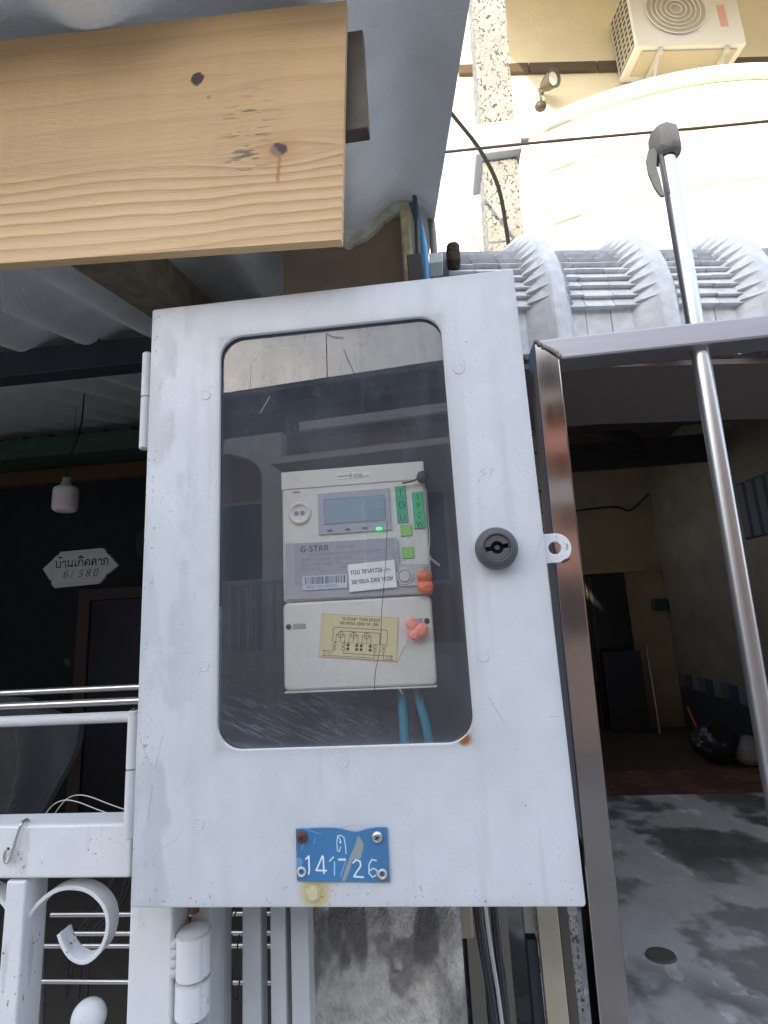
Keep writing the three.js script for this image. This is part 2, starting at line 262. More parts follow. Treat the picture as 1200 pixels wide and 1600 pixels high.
// ------------------------------------------------------------ the meter cabinet
const CAB = thing('meter_cabinet', 'light grey steel meter cabinet with a glazed door, hung on the pillar', 'meter cabinet', [0, 1.3, -0.1]);
{
  const hw = 0.225, H = 0.672, B = 1.3;
  // scratches, rub marks and the faint hand-drawn letters S P: x0, y0, x1, y1, width, depth in door metres
  const SCR = [[0.390, 0.421, 0.395, 0.424, 0.0008, 0.16], [0.395, 0.424, 0.390, 0.427, 0.0008, 0.16], [0.390, 0.427, 0.395, 0.430, 0.0008, 0.16], [0.400, 0.420, 0.401, 0.430, 0.0008, 0.14], [0.401, 0.430, 0.405, 0.428, 0.0008, 0.14], [0.405, 0.428, 0.401, 0.425, 0.0008, 0.14],
    [0.016, 0.08, 0.020, 0.115, 0.0007, 0.22], [0.022, 0.13, 0.030, 0.165, 0.0007, 0.14]];
  for (let i = 0; i < 34; i++) { const x = rr(0.01, 0.44), y = rr(0.01, 0.66), a = rr(-0.5, 0.5) + (rnd() < 0.6 ? 1.57 : 0), l = rr(0.004, 0.03); SCR.push([x, y, x + l * Math.cos(a), y + l * Math.sin(a), rr(0.0004, 0.0009), rr(0.05, 0.16)]); }
  const dirt = ptex(1024, 1536, (u, v) => {
    const x = u * 0.45, y = v * 0.672;
    const n = fbm(x * 9 + 2, y * 7 + 4, 131, 5), n2 = fbm(x * 60, y * 46, 133, 3), streak = fbm(x * 70, y * 4, 135, 4);
    let k = 1 + 0.09 * (n - 0.5) + 0.04 * (n2 - 0.5) - 0.05 * sst(0.55, 0.8, streak) * sst(0.3, 0.7, n);
    const e = Math.min(x, 0.45 - x, y, 0.672 - y); k -= 0.05 * Math.exp(-e / 0.006);
    const hz = Math.max(0, 1 - Math.abs(x - 0.03) / 0.05) * (0.3 + n) * 0.10; k -= hz * sst(0.45, 0.65, fbm(x * 40, y * 18 + 7, 137, 4));
    let c = [0.785 * k, 0.80 * k, 0.815 * k];
    const wx = Math.max(Math.abs(x - 0.2245) - 0.1345, 0), wy = Math.max(Math.abs(y - 0.3845) - 0.2375, 0), wd = Math.hypot(wx, wy);
    const grime = Math.exp(-wd / 0.004) * 0.10 * (0.4 + n) + Math.exp(-wd / 0.02) * 0.03; c = c.map((q, i) => q * (1 - grime * [0.9, 1, 1.1][i]));
    const ld = Math.hypot(x - 0.399, y - 0.333); const lg = 0.13 * Math.exp(-ld / 0.012) * sst(-0.02, 0.02, (0.333 - y) + 0.01); c = c.map((q) => q * (1 - lg));
    for (const [x0, y0, x1, y1, w, dk] of SCR) { const dx = x1 - x0, dy = y1 - y0, t = Math.max(0, Math.min(1, ((x - x0) * dx + (y - y0) * dy) / (dx * dx + dy * dy))), dd = Math.hypot(x - x0 - t * dx, y - y0 - t * dy); if (dd < w * 2) { const a = sst(w, w * 0.3, dd) * dk * (0.35 + n2); c = c.map((q) => q * (1 - a)); } }
    const fk = sst(0.80, 0.86, fbm(x * 330, y * 330, 139, 2)) * (sst(0.03, 0.0, Math.min(x, y)) + 0.25 * sst(0.5, 0.7, n)); c = [mix(c[0], 0.50, fk * 0.6), mix(c[1], 0.42, fk * 0.6), mix(c[2], 0.36, fk * 0.6)];
    const yd = Math.hypot(x - 0.191, (y - 0.0125)); const yl = sst(0.02, 0.006, yd + 0.006 * (n2 - 0.5)); c = [c[0] * (1 - 0.05 * yl), c[1] * (1 - 0.12 * yl), c[2] * (1 - 0.42 * yl)];   // yellow stain of the bolt
    const rd = Math.hypot(x - 0.349, y - 0.151), rs = sst(0.009, 0.002, rd + 0.008 * (n2 - 0.5)); c = [mix(c[0], 0.55, rs), mix(c[1], 0.34, rs), mix(c[2], 0.16, rs)];                    // rust at the window corner
    return c;
  }, { rep: [1 / 0.45, 1 / 0.672] });
  const doorMat = std(null, 0.40, { map: dirt, bumpMap: withRep(fineN, 22, 22), bumpScale: 0.00022 });
  dirt.offset.set(0.5, -B / 0.672);
  const s = rrShape(-hw, hw, B, B + H, 0.0035); s.holes.push(rrShape(-0.135, 0.1345, B + 0.147, B + 0.6225, 0.027, THREE.Path));
  const front = uvm(ext(s, 0.005, 0.0014).translate(0, 0, -0.005));
  const door = mesh('door', merge([front, span(-hw + 0.001, -hw + 0.003, B + 0.002, B + H - 0.002, -0.022, -0.0045), span(hw - 0.003, hw - 0.001, B + 0.002, B + H - 0.002, -0.022, -0.0045),
    span(-hw + 0.003, hw - 0.003, B + 0.001, B + 0.003, -0.022, -0.0045), span(-hw + 0.003, hw - 0.003, B + H - 0.003, B + H - 0.001, -0.022, -0.0045)]), doorMat, CAB);
  const sub = (n, g, m, l) => { const o = mesh(n, g.translate(0, -1.3, 0.1), m, null, l); door.add(o); return o; };
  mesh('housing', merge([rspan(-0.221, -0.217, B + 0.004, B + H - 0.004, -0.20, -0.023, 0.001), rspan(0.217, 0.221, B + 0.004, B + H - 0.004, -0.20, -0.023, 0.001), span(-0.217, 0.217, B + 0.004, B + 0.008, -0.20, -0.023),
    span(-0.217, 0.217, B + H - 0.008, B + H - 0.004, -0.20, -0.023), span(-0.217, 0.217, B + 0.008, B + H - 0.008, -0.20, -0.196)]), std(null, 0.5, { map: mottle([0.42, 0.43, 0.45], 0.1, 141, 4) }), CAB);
  mesh('back_panel', rspan(-0.215, 0.215, B + 0.01, B + H - 0.01, -0.194, -0.105, 0.002), std(null, 0.7, { map: mottle([0.20, 0.21, 0.23], 0.4, 143, 6) }), CAB, 'dark mounting panel inside the cabinet');
  // window glass with its film of dust
  const glass = new THREE.MeshPhysicalMaterial({ color: 0xffffff, transmission: 1, thickness: 0, roughness: 0.0, ior: 1.85 }); glass.color.setRGB(0.93, 0.94, 0.95);
  const pane = sub('window_glass', ext(rrShape(-0.145, 0.145, B + 0.137, B + 0.632, 0.03), 0.001).translate(0, 0, -0.0072), glass);
  pane.geometry = new THREE.ShapeGeometry(rrShape(-0.145, 0.145, B + 0.137, B + 0.632, 0.03)).translate(0, -1.3, 0.1 - 0.0062);
  const film = ptex(1024, 1792, (u, v) => {
    const x = u * 0.29, y = v * 0.495, n = fbm(x * 20, y * 14, 151, 5), n2 = fbm(x * 130, y * 130, 153, 3), st = fbm(x * 110, y * 7, 155, 4);
    let a = 0.075 + 0.08 * sst(0.40, 0.8, n) + 0.035 * sst(0.5, 0.8, st); a += 0.14 * sst(0.72, 0.82, fbm(x * 420, y * 420, 154, 2)) * sst(0.35, 0.65, n);
    const sw = fbm((x * 0.9 - y * 0.42) * 60, (y * 0.9 + x * 0.42) * 620, 157, 3);                                // wiped dust in the lower left corner
    a += 0.20 * sst(0.52, 0.78, sw) * sst(0.13, 0.03, y - 0.15 * (x - 0.05)) * sst(0.24, 0.08, x) * (0.4 + n);
    const e = Math.min(x - 0.01, 0.28 - x, y - 0.01, 0.485 - y); a += 0.14 * Math.exp(-Math.max(0, e) / 0.006);
    return [0.55, 0.58, 0.63, Math.min(0.75, a)];
  });
  const fg = new THREE.ShapeGeometry(rrShape(-0.145, 0.145, B + 0.137, B + 0.632, 0.03)); { const p = fg.attributes.position, uv = fg.attributes.uv; for (let i = 0; i < p.count; i++) uv.setXY(i, (p.getX(i) + 0.145) / 0.29, (p.getY(i) - B - 0.137) / 0.495); }
  sub('dust_film', fg.translate(0, 0, -0.0056), std(null, 1, { map: film, transparent: true, alphaMap: null }), 'thin film of dust and wiping marks on the window glass');
  // scratches and stuck threads
  const tz = -0.0048, line = (pts, r) => tube(pts.map(([x, y]) => [x, y, tz]), r, 30, 5);
  const dark = std([0.05, 0.045, 0.04], 0.8), pale = std([0.55, 0.52, 0.46], 0.8);
  sub('thread', line([[0.058, 1.680], [0.056, 1.655], [0.052, 1.62], [0.047, 1.585], [0.043, 1.545], [0.036, 1.515], [0.035, 1.495], [0.039, 1.475], [0.042, 1.457]], 0.00035), dark);
  sub('thread', line([[-0.004, 1.917], [-0.004, 1.90], [-0.0045, 1.86]], 0.0003), dark);
  sub('thread', line([[-0.004, 1.917], [0.006, 1.911], [0.018, 1.909]], 0.00035), dark);
  sub('thread', line([[0.017, 1.893], [0.022, 1.878], [0.028, 1.863]], 0.0004), dark);
  sub('thread', line([[0.053, 1.513], [0.058, 1.505], [0.064, 1.496]], 0.0003), pale);
  sub('thread', line([[-0.087, 1.822], [-0.080, 1.833], [-0.075, 1.842]], 0.00025), pale);
  sub('thread', line([[-0.1, 1.86], [-0.0995, 1.875], [-0.0985, 1.888]], 0.0002), pale);
  // faint weld marks pressed through the door sheet
  const ring = (x, y, r = 0.0058) => merge([new THREE.TorusGeometry(r, 0.0006, 8, 32).translate(x, y, 0.0001), cylZ(r, r, 0.0006).translate(x, y, 0.0001)]);
  for (const [x, y] of [[0.151, 1.851], [-0.153, 1.849], [0.150, 1.531], [-0.151, 1.534], [-0.001, 1.433], [-0.154, 1.377]]) sub('weld_mark', uvm(ring(x, y)), doorMat);
  sub('bolt_head', merge([cylZ(0.0052, 0.006, 0.0022).translate(-0.035, 1.3125, 0.001), new THREE.TorusGeometry(0.0065, 0.0009, 8, 24).translate(-0.035, 1.3125, 0.0003)]), std([0.56, 0.50, 0.30], 0.6), 'yellowed bolt head under the blue plate');
  const chips = []; for (let i = 0; i < 26; i++) { const left = rnd() < 0.75, x = left ? rr(-0.222, -0.17) : rr(0.15, 0.22), y = B + rr(0.01, 0.66), r = rr(0.0003, 0.0008); chips.push(new THREE.CircleGeometry(r, 7).scale(1, rr(0.7, 2.4), 1).rotateZ(rr(-0.5, 0.5)).translate(x, y, 0.00016)); }
  sub('paint_chip', merge(chips), std([0.20, 0.20, 0.20], 0.8)).userData.kind = 'stuff';
  // lock
  const lx = 0.1735, ly = 1.6405;
  const lathe = new THREE.LatheGeometry([[0.0135, 0.0], [0.0215, 0.0], [0.0225, 0.002], [0.0222, 0.008], [0.0208, 0.0125], [0.0185, 0.0145], [0.0150, 0.0152], [0.0140, 0.0150], [0.0136, 0.0142], [0.0136, 0.0]].map((p) => new THREE.Vector2(...p)), 48).rotateX(Math.PI / 2).translate(lx, ly, 0.0002);
  const lock = mesh('lock', lathe, M.darkPlastic, CAB);
  const lsub = (n, g, m) => { const o = mesh(n, g.translate(0, -1.3, 0.1), m); lock.add(o); };
  const core = new THREE.Shape(); core.absarc(0, 0, 0.0134, 0, Math.PI * 2); const slot = new THREE.Path();
  const a0 = 0.36; slot.absarc(0, 0, 0.0068, a0, Math.PI - a0); slot.lineTo(-0.0122, 0.0024); slot.lineTo(-0.0122, -0.0024); slot.absarc(0, 0, 0.0068, Math.PI + a0, 2 * Math.PI - a0); slot.lineTo(0.0122, -0.0024); slot.lineTo(0.0122, 0.0024); core.holes.push(slot);
  lsub('lock_core', ext(core, 0.010, 0.0003).rotateZ(0.13).translate(lx, ly, 0.0035), std([0.085, 0.088, 0.092], 0.45));
  lsub('keyway', cylZ(0.0133, 0.0133, 0.003).translate(lx, ly, 0.003), std([0.006, 0.006, 0.007], 0.5));
  lsub('lock_pin', cylZ(0.0026, 0.0030, 0.010).translate(lx, ly, 0.007), std([0.06, 0.062, 0.066], 0.5));
  // hinges on the left edge
  for (const [y0, y1] of [[1.795, 1.924], [1.356, 1.487]]) {
    const ym = (y0 + y1) / 2 + 0.004;
    const h = mesh('hinge', merge([rspan(-0.236, -0.2205, y0 + 0.004, y1 - 0.004, -0.024, -0.021, 0.001)]), M.cabinet, CAB);
    for (const [a, b] of [[y0, ym - 0.0004], [ym + 0.0004, y1]]) { const o = mesh('hinge_barrel', new THREE.LatheGeometry([[0, a], [0.0052, a], [0.006, a + 0.001], [0.006, b - 0.001], [0.0052, b], [0, b]].map((p) => new THREE.Vector2(...p)), 20).translate(-0.2415, -1.3, -0.021 + 0.1), M.gateWhite); h.add(o); }
    const pin = mesh('hinge_pin', cyl(0.003, 0.003, 0.003, 12).translate(-0.2415, y1 - 1.3 + 0.001, 0.079), M.darkPlastic); h.add(pin);
  }
  // padlock tab at the right edge
  const tab = new THREE.Shape(); tab.moveTo(0, -0.016); tab.lineTo(0.018, -0.016); tab.absarc(0.018, 0, 0.016, -Math.PI / 2, Math.PI / 2); tab.lineTo(0, 0.016); tab.closePath();
  const th = new THREE.Path(); th.absarc(0.0165, 0, 0.0068, 0, Math.PI * 2, true); tab.holes.push(th);
  mesh('padlock_tab', uvm(ext(tab, 0.004, 0.0006).translate(0.222, 1.639, -0.019)), M.gateWhite, CAB);
  const tabRust = mesh('tab_rust', new THREE.SphereGeometry(0.0035, 10, 6).scale(1.6, 0.5, 0.3).rotateZ(0.35).translate(0.248, 1.6248, -0.0155), M.rust, CAB);
}
// ------------------------------------------------------------ blue number plate on the door
{
  const t = thing('number_plate', 'small bent blue metal plate with stamped white numbers screwed to the door', 'plate', [-0.005, 1.322, 0]);
  const w = 0.0925, h = 0.0475, g = new THREE.BoxGeometry(w, h, 0.0012, 40, 20, 1), p = g.attributes.position;
  for (let i = 0; i < p.count; i++) {
    const u = p.getX(i) / w + 0.5, v = p.getY(i) / h + 0.5;
    p.setZ(i, p.getZ(i) + 0.0016 + 0.0022 * Math.exp(-(((u - 0.62) / 0.2) ** 2)) * v + 0.001 * Math.sin(u * 7) * (1 - v));
    p.setY(i, p.getY(i) - (v > 0.5 ? (v - 0.5) * 2 * (0.0032 * Math.exp(-(((u - 0.66) / 0.13) ** 2)) - 0.0009 * Math.sin(u * 3)) : 0) + (v < 0.5 ? (0.5 - v) * 0.002 * Math.sin(u * 5 + 1) : 0));
  }
  g.computeVertexNormals();
  const map = ctex(740, 380, (c, W, H) => {
    const gr = c.createLinearGradient(0, 0, W, H); gr.addColorStop(0, '#3f719f'); gr.addColorStop(0.5, '#467fae'); gr.addColorStop(1, '#4877a3'); c.fillStyle = gr; c.fillRect(0, 0, W, H);
    for (let i = 0; i < 900; i++) { c.fillStyle = `rgba(${rr(150, 220) | 0},${rr(180, 220) | 0},225,${rr(0.02, 0.10)})`; c.fillRect(rr(0, W), rr(0, H), rr(1, 26), rr(1, 5)); }
    c.fillStyle = 'rgba(150,185,215,0.45)'; for (const [x, y, a, b] of [[15, 245, 70, 80], [130, 20, 190, 10], [60, 100, 12, 120], [150, 90, 10, 50]]) { c.beginPath(); c.ellipse(x, y, a / 2, b / 2, 0.3, 0, 7); c.fill(); }
    c.fillStyle = '#97a19f'; c.beginPath(); c.moveTo(500, 40); c.lineTo(515, 40); c.lineTo(545, 100); c.lineTo(540, 150); c.lineTo(520, 215); c.lineTo(450, 225); c.lineTo(430, 290); c.lineTo(385, 375); c.lineTo(360, 375); c.lineTo(400, 270); c.lineTo(440, 190); c.lineTo(480, 110); c.closePath(); c.fill();
    c.strokeStyle = '#dfe9f0'; c.lineCap = c.lineJoin = 'round'; c.lineWidth = 11;
    const path = (pts, al = 1, lw = 13) => { c.globalAlpha = al; c.lineWidth = lw; c.beginPath(); pts.forEach(([x, y], i) => c[i ? 'lineTo' : 'moveTo'](x, y)); c.stroke(); c.globalAlpha = 1; };
    path([[354, 95], [366, 105], [360, 75], [340, 60], [332, 100], [335, 160], [350, 165], [362, 130]], 0.85, 8); path([[340, 55], [370, 48], [392, 60], [400, 110], [404, 180]], 0.9, 8);   // stamped letter
    path([[78, 218], [102, 196], [104, 300], [98, 328]]); path([[212, 196], [160, 300], [240, 302]]); path([[218, 200], [222, 320]]);
    path([[270, 232], [300, 205]], 0.8); path([[308, 240], [305, 332]], 0.75, 10); path([[345, 222], [392, 222]], 1, 16); path([[400, 225], [352, 340]], 0.45, 8);
    path([[455, 245], [480, 225], [512, 235], [515, 268], [480, 310], [458, 342], [530, 346]]); path([[640, 232], [605, 225], [582, 260], [578, 320], [605, 345], [640, 330], [642, 298], [615, 285], [584, 300]], 0.9, 10);
    c.fillStyle = 'rgba(120,95,70,0.5)'; c.beginPath(); c.arc(680, 335, 46, 0, 7); c.fill();
  });
  mesh('sheet', g.translate(-0.0045, 1.3475, 0), std(null, 0.42, { map, metalness: 0.15 }), t);
  for (const [x, y, m] of [[-0.0445, 1.3643, M.rust], [0.0315, 1.3635, M.zinc]]) {
    const s = mesh('screw', new THREE.LatheGeometry([[0.0054, 0], [0.0053, 0.0012], [0.0042, 0.0026], [0.0018, 0.0033], [0, 0.0034]].map((q) => new THREE.Vector2(...q)), 24).rotateX(Math.PI / 2).translate(x, y, 0.003), m, t, m === M.rust ? 'rusty screw at the top left corner' : undefined);
    for (const a of [0.5, 0.5 + Math.PI / 2]) s.add(mesh('screw_slot', box(0.0052, 0.0011, 0.0008).rotateZ(a).translate(x + 0.005, y - 1.322, 0.0061), M.black));
  }
  for (const [x, y] of [[-0.0455, 1.333], [0.0348, 1.3305]]) mesh('eyelet', new THREE.TorusGeometry(0.0036, 0.0012, 8, 24).translate(x, y, 0.0032), std([0.55, 0.56, 0.56], 0.5, { metalness: 0.5 }), t);
}
// ------------------------------------------------------------ electricity meter behind the glass
{
  const t = thing('electricity_meter', 'cream electronic electricity meter with stickers behind the cabinet glass', 'electricity meter', [0.011, 1.497, -0.095]);
  const cream = std(null, 0.45, { map: mottle([0.84, 0.825, 0.785], 0.05, 161, 8) });
  const Z = -0.055;
  mesh('case', uvm(ext(rrShape(-0.0775, 0.1025, 1.598, 1.759, 0.004), 0.05, 0.003).translate(0, 0, Z - 0.05)), cream, t);
  mesh('terminal_cover', uvm(ext(rrShape(-0.078, 0.1005, 1.496, 1.5975, 0.007), 0.05, 0.003).translate(0, 0, Z - 0.049)), std(null, 0.45, { map: mottle([0.86, 0.845, 0.805], 0.04, 163, 8) }), t);
  mesh('top_lip', uvm(rspan(-0.0775, 0.1025, 1.7375, 1.7605, Z - 0.03, Z + 0.0014, 0.0012)), cream, t);
  mesh('rim', merge([rspan(-0.0775, 0.1, 1.4935, 1.4955, Z - 0.04, Z + 0.0, 0.0008)]), cream, t);
  const tag = (name, x, y, w, h, W, H, draw, z = 0.0006, rot = 0, label) => { const m = mesh(name, new THREE.BoxGeometry(w, h, 0.0006).rotateZ(rot).translate(x, y, Z + z), std(null, 0.5, { map: ctex(W, H, draw) }), t, label); return m; };
  tag('logo', 0.015, 1.7495, 0.042, 0.0075, 420, 75, (c, W, H) => { c.fillStyle = '#e3ded2'; c.fillRect(0, 0, W, H); c.fillStyle = '#4a4a4c'; c.fillRect(8, 34, 140, 13); c.font = 'bold 62px sans-serif'; c.fillText('G', 150, 60); c.font = 'bold 44px sans-serif'; c.fillText('‹STAR', 200, 54); c.fillRect(215, 58, 195, 6); }, 0.0017);
  // display window
  const disp = mesh('display', uvm(ext(rrShape(-0.031, 0.0585, 1.6775, 1.7295, 0.0012), 0.003, 0.0005).translate(0, 0, Z - 0.0008)), std([0.40, 0.41, 0.45], 0.25), t);
  const dsub = (n, g, m, l) => { const o = mesh(n, g.translate(-0.011, -1.497, 0.095), m, null, l); disp.add(o); };
  dsub('lcd', box(0.076, 0.032, 0.0006, 0.0145, 1.7055, Z + 0.0026), std(null, 0.2, { map: ctex(380, 160, (c, W, H) => { c.fillStyle = '#8fa1ad'; c.fillRect(0, 0, W, H); c.strokeStyle = 'rgba(70,85,95,0.35)'; c.lineWidth = 4; for (const x of [280, 315, 350]) { c.strokeRect(x, 90, 20, 50); } c.strokeRect(4, 4, W - 8, H - 8); }) }));
  { const p = disp.children[0].geometry; const q = p.attributes.position, uv = p.attributes.uv; p.computeBoundingBox(); const b = p.boundingBox; for (let i = 0; i < q.count; i++) uv.setXY(i, (q.getX(i) - b.min.x) / (b.max.x - b.min.x), (q.getY(i) - b.min.y) / (b.max.y - b.min.y)); }
  for (const x of [-0.017, 0.005, 0.026]) dsub('button_mark', rbox(0.0062, 0.0026, 0.001, 0.0004, x, 1.6818, Z + 0.0026), std([0.13, 0.13, 0.15], 0.5));
  const led = std([0.05, 0.5, 0.12], 0.3); led.emissive.setRGB(0.03, 1.0, 0.12); led.emissiveIntensity = 1.6;
  dsub('indicator_light', merge([cylZ(0.0018, 0.002, 0.0012, 16).translate(0.042, 1.6798, Z + 0.0026), cylZ(0.0016, 0.0018, 0.0012, 16).translate(0.0452, 1.6795, Z + 0.0026)]), led, 'lit green indicator light');
  const pl = new THREE.PointLight(new THREE.Color().setRGB(0.1, 1, 0.2), 0.00012, 0.2); pl.position.set(0.0435, 1.6797, Z + 0.006); pl.castShadow = true; scene.add(pl);
  // optical port
  const port = mesh('optical_port', new THREE.LatheGeometry([[0, 0.0012], [0.0095, 0.0012], [0.0105, 0.003], [0.0125, 0.0032], [0.0142, 0.0022], [0.0146, 0]].map((p) => new THREE.Vector2(...p)), 40).rotateX(Math.PI / 2).translate(-0.0545, 1.7065, Z), std([0.66, 0.65, 0.61], 0.35), t);
  for (const x of [-0.0585, -0.051]) port.add(mesh('port_eye', cylZ(0.0027, 0.003, 0.001, 20).translate(x - 0.011, 1.7065 - 1.497, Z + 0.0018 + 0.095), std([0.25, 0.25, 0.26], 0.3)));
  mesh('vent_mark', rbox(0.0095, 0.002, 0.0008, 0.0003, -0.0585, 1.7335, Z + 0.0003), std([0.2, 0.2, 0.2], 0.6), t);
  const sticker = (col, W, H, txt, fs) => (c) => { c.fillStyle = col; c.fillRect(0, 0, W, H); c.strokeStyle = '#1d5a38'; c.lineWidth = 7; c.strokeRect(2, 2, W - 4, H - 4); c.fillStyle = '#123524'; c.font = fs + 'px sans-serif'; c.textAlign = 'center'; c.textBaseline = 'middle'; [...txt].forEach((ch, i) => c.fillText(ch, W / 2, H * (i + 0.55) / txt.length)); };
  tag('green_sticker', 0.0725, 1.708, 0.0132, 0.046, 132, 460, sticker('#2fa878', 132, 460, 'TOU', 118), 0.0006, 0.02, 'green sticker lettered TOU');
  tag('green_sticker', 0.0928, 1.6995, 0.0132, 0.045, 132, 450, sticker('#37b97c', 132, 450, 'IP2W', 98), 0.0014, 0.02, 'green sticker lettered IP2W');
  for (const [x, y] of [[0.0762, 1.6755], [0.0768, 1.6485]]) mesh('green_square', rbox(0.0125, 0.0128, 0.0012, 0.0003, x, y, Z + 0.0006).rotateZ(0), std([0.24, 0.60, 0.10], 0.5), t);
  for (const [x, y] of [[0.0762, 1.6755], [0.0768, 1.6485]]) mesh('square_border', rbox(0.0138, 0.0141, 0.0008, 0.0003, x, y, Z + 0.0003), std([0.10, 0.26, 0.06], 0.5), t);
  // grey name plate under its clear cover, barcode, white label
  const np = new THREE.Shape(); [[-0.0745, 1.601], [0.0985, 1.599], [0.0985, 1.634], [0.0665, 1.636], [0.0655, 1.664], [0.062, 1.6675], [-0.0725, 1.670]].forEach(([x, y], i) => np[i ? 'lineTo' : 'moveTo'](x, y)); np.closePath();
  mesh('name_plate', uvm(ext(np, 0.004, 0.0009).translate(0, 0, Z - 0.001)), std([0.40, 0.40, 0.43], 0.3), t);
  tag('rating_print', -0.001, 1.6425, 0.122, 0.05, 976, 400, (c, W, H) => {
    c.fillStyle = '#9d9da4'; c.fillRect(0, 0, W, H); c.fillStyle = '#4d4c55'; c.font = 'bold 84px sans-serif'; c.fillText('G-STAR', 60, 84); c.fillStyle = '#66656e'; c.font = '34px sans-serif'; c.fillText('DTS27 · IEC', 420, 70);
    c.font = '30px sans-serif'; c.fillText('Three Phase Electronic Electricity Multifunction Meter', 130, 122, 780); c.fillText('30(100)A  3×230/400V   4 wire   50 Hz', 70, 170); c.fillText('Class 1   1000 imp/kWh   TOU', 70, 216); c.fillText('S/N 78141726', 70, 262); c.fillText('2012', 460, 262);
    c.fillStyle = '#84838b'; for (let i = 0; i < 5; i++) c.fillRect(60, 132 + i * 46, 860, 3);
  }, 0.0032);
  tag('barcode_label', -0.025, 1.6195, 0.054, 0.0165, 540, 165, (c, W, H) => {
    c.fillStyle = '#c3ccd3'; c.fillRect(0, 0, W, H); c.fillStyle = '#3b3c44'; let x = 30; while (x < 510) { const w = [5, 5, 9, 14][Math.floor(rnd() * 4)]; c.fillRect(x, 12, w, 88); x += w + [5, 8, 12][Math.floor(rnd() * 3)]; } c.font = '46px sans-serif'; c.fillText('MEA-TOU 6001812', 50, 148, 430);
  }, 0.0040);
  tag('white_label', 0.0325, 1.6235, 0.0565, 0.0325, 565, 325, (c, W, H) => { c.fillStyle = '#eeeeea'; c.fillRect(0, 0, W, H); c.fillStyle = '#1e1f28'; c.font = 'bold 74px sans-serif'; c.fillText('TOU 78141726', 28, 128, 385); c.font = '60px sans-serif'; c.fillText('ves', 425, 128, 110); c.font = 'bold 70px sans-serif'; c.fillText('30(100)A 230V 1P2W', 28, 240, 500); }, 0.0056, 0.045, 'white printed paper label stuck over the name plate');
  mesh('clear_window', uvm(ext(rrShape(0.064, 0.0945, 1.609, 1.633, 0.003), 0.0015, 0.0005).translate(0, 0, Z + 0.003)), std([0.50, 0.49, 0.46], 0.15), t);
  mesh('sealed_screw', merge([cylZ(0.006, 0.007, 0.004).translate(0.071, 1.6205, Z + 0.005), new THREE.TorusGeometry(0.0085, 0.0012, 8, 24).translate(0.071, 1.6205, Z + 0.0045)]), std([0.6, 0.6, 0.58], 0.3), t);
  tag('wiring_diagram', 0.0128, 1.5535, 0.091, 0.0495, 910, 495, (c, W, H) => {
    c.fillStyle = '#d9cb9b'; c.fillRect(0, 0, W, H); c.strokeStyle = '#8b8157'; c.lineWidth = 3; c.strokeRect(3, 3, W - 6, H - 6);
    c.fillStyle = '#3f3a2a'; c.font = 'bold 46px sans-serif'; c.textAlign = 'center'; c.fillText('"G-STAR" TYPE DTS27', W / 2 + 10, 62); c.fillText('30(100)A 230V 1P. 2W.', W / 2, 112);
    c.strokeStyle = '#35301f'; c.lineWidth = 6; const l = (p) => { c.beginPath(); p.forEach(([x, y], i) => c[i ? 'lineTo' : 'moveTo'](x, y)); c.stroke(); };
    l([[150, 320], [150, 165], [170, 150], [770, 150], [790, 165], [790, 340]]); l([[235, 190], [705, 190], [705, 320]]);
    [240, 395, 550].forEach((x, i) => { c.beginPath(); c.arc(x, 230, 33, 0, 7); c.stroke(); l([[x - 45, 230], [x + 45, 230]]); l([[x, 190], [x, 310]]); l([[x - 52, 330], [x - 52, 230], [x - 33, 230]]); l([[x + 52, 330], [x + 52, 230], [x + 33, 230]]); });
    c.setLineDash([12, 9]); l([[170, 318], [780, 318]]); c.setLineDash([]);
    const dots = [[175, 0], [282, 0], [335, 1], [440, 1], [492, 1], [598, 1], [650, 0], [755, 0]]; for (const [x, f] of dots) for (const y of [345, 388]) { c.beginPath(); c.arc(x, y, 18, 0, 7); f ? c.fill() : c.stroke(); }
    l([[175, 406], [175, 425], [50, 425]]); l([[282, 406], [282, 440], [860, 440]]); l([[50, 475], [650, 475], [650, 406]]); l([[755, 406], [755, 478], [860, 478]]);
    for (const [x, y, d] of [[50, 425, 1], [50, 475, 1], [860, 440, -1], [860, 478, -1]]) { c.beginPath(); c.moveTo(x - 14 * d, y); c.lineTo(x + 14 * d, y - 11); c.lineTo(x + 14 * d, y + 11); c.fill(); }
    c.font = '26px sans-serif'; c.fillText('SOURCE', 100, 458); c.fillText('LOAD', 820, 465);
  }, 0.0017, -0.105, 'yellowed paper label with a wiring diagram');
  for (const [x0, x1, y] of [[-0.066, -0.05, 1.5695], [0.0715, 0.0885, 1.568]]) mesh('cover_slot', rbox(x1 - x0, 0.0065, 0.0016, 0.0006, (x0 + x1) / 2, y, Z + 0.0008), std([0.36, 0.355, 0.34], 0.5), t);
  for (const [x, y] of [[-0.071, 1.5695], [0.0935, 1.568]]) { mesh('cover_screw', merge([cylZ(0.0030, 0.0036, 0.0025, 20).translate(x, y, Z + 0.001), box(0.005, 0.0008, 0.0008).rotateZ(0.6).translate(x, y, Z + 0.0026)]), std([0.09, 0.09, 0.09], 0.4, { metalness: 0.6 }), t); }
  const orange = std([0.80, 0.17, 0.05], 0.45, { bumpMap: withRep(grainN, 30, 30), bumpScale: 0.00021 });
  const seal = (x, y, r, sy, z, rot) => { const g = new THREE.IcosahedronGeometry(r, 4), p = g.attributes.position; for (let i = 0; i < p.count; i++) { const a = p.getX(i), b = p.getY(i), c = p.getZ(i), k = 1 + 0.22 * (vn(a * 420 + 90 + x * 900, b * 420 + 90, 311) - 0.5) + 0.12 * (vn(a * 900 + 90, b * 900 + c * 500 + 90, 313) - 0.5); p.setXYZ(i, a * k, b * k * sy, c * k * 0.55); } g.computeVertexNormals(); return uvm(g.rotateY(rot).translate(x, y, z)); };
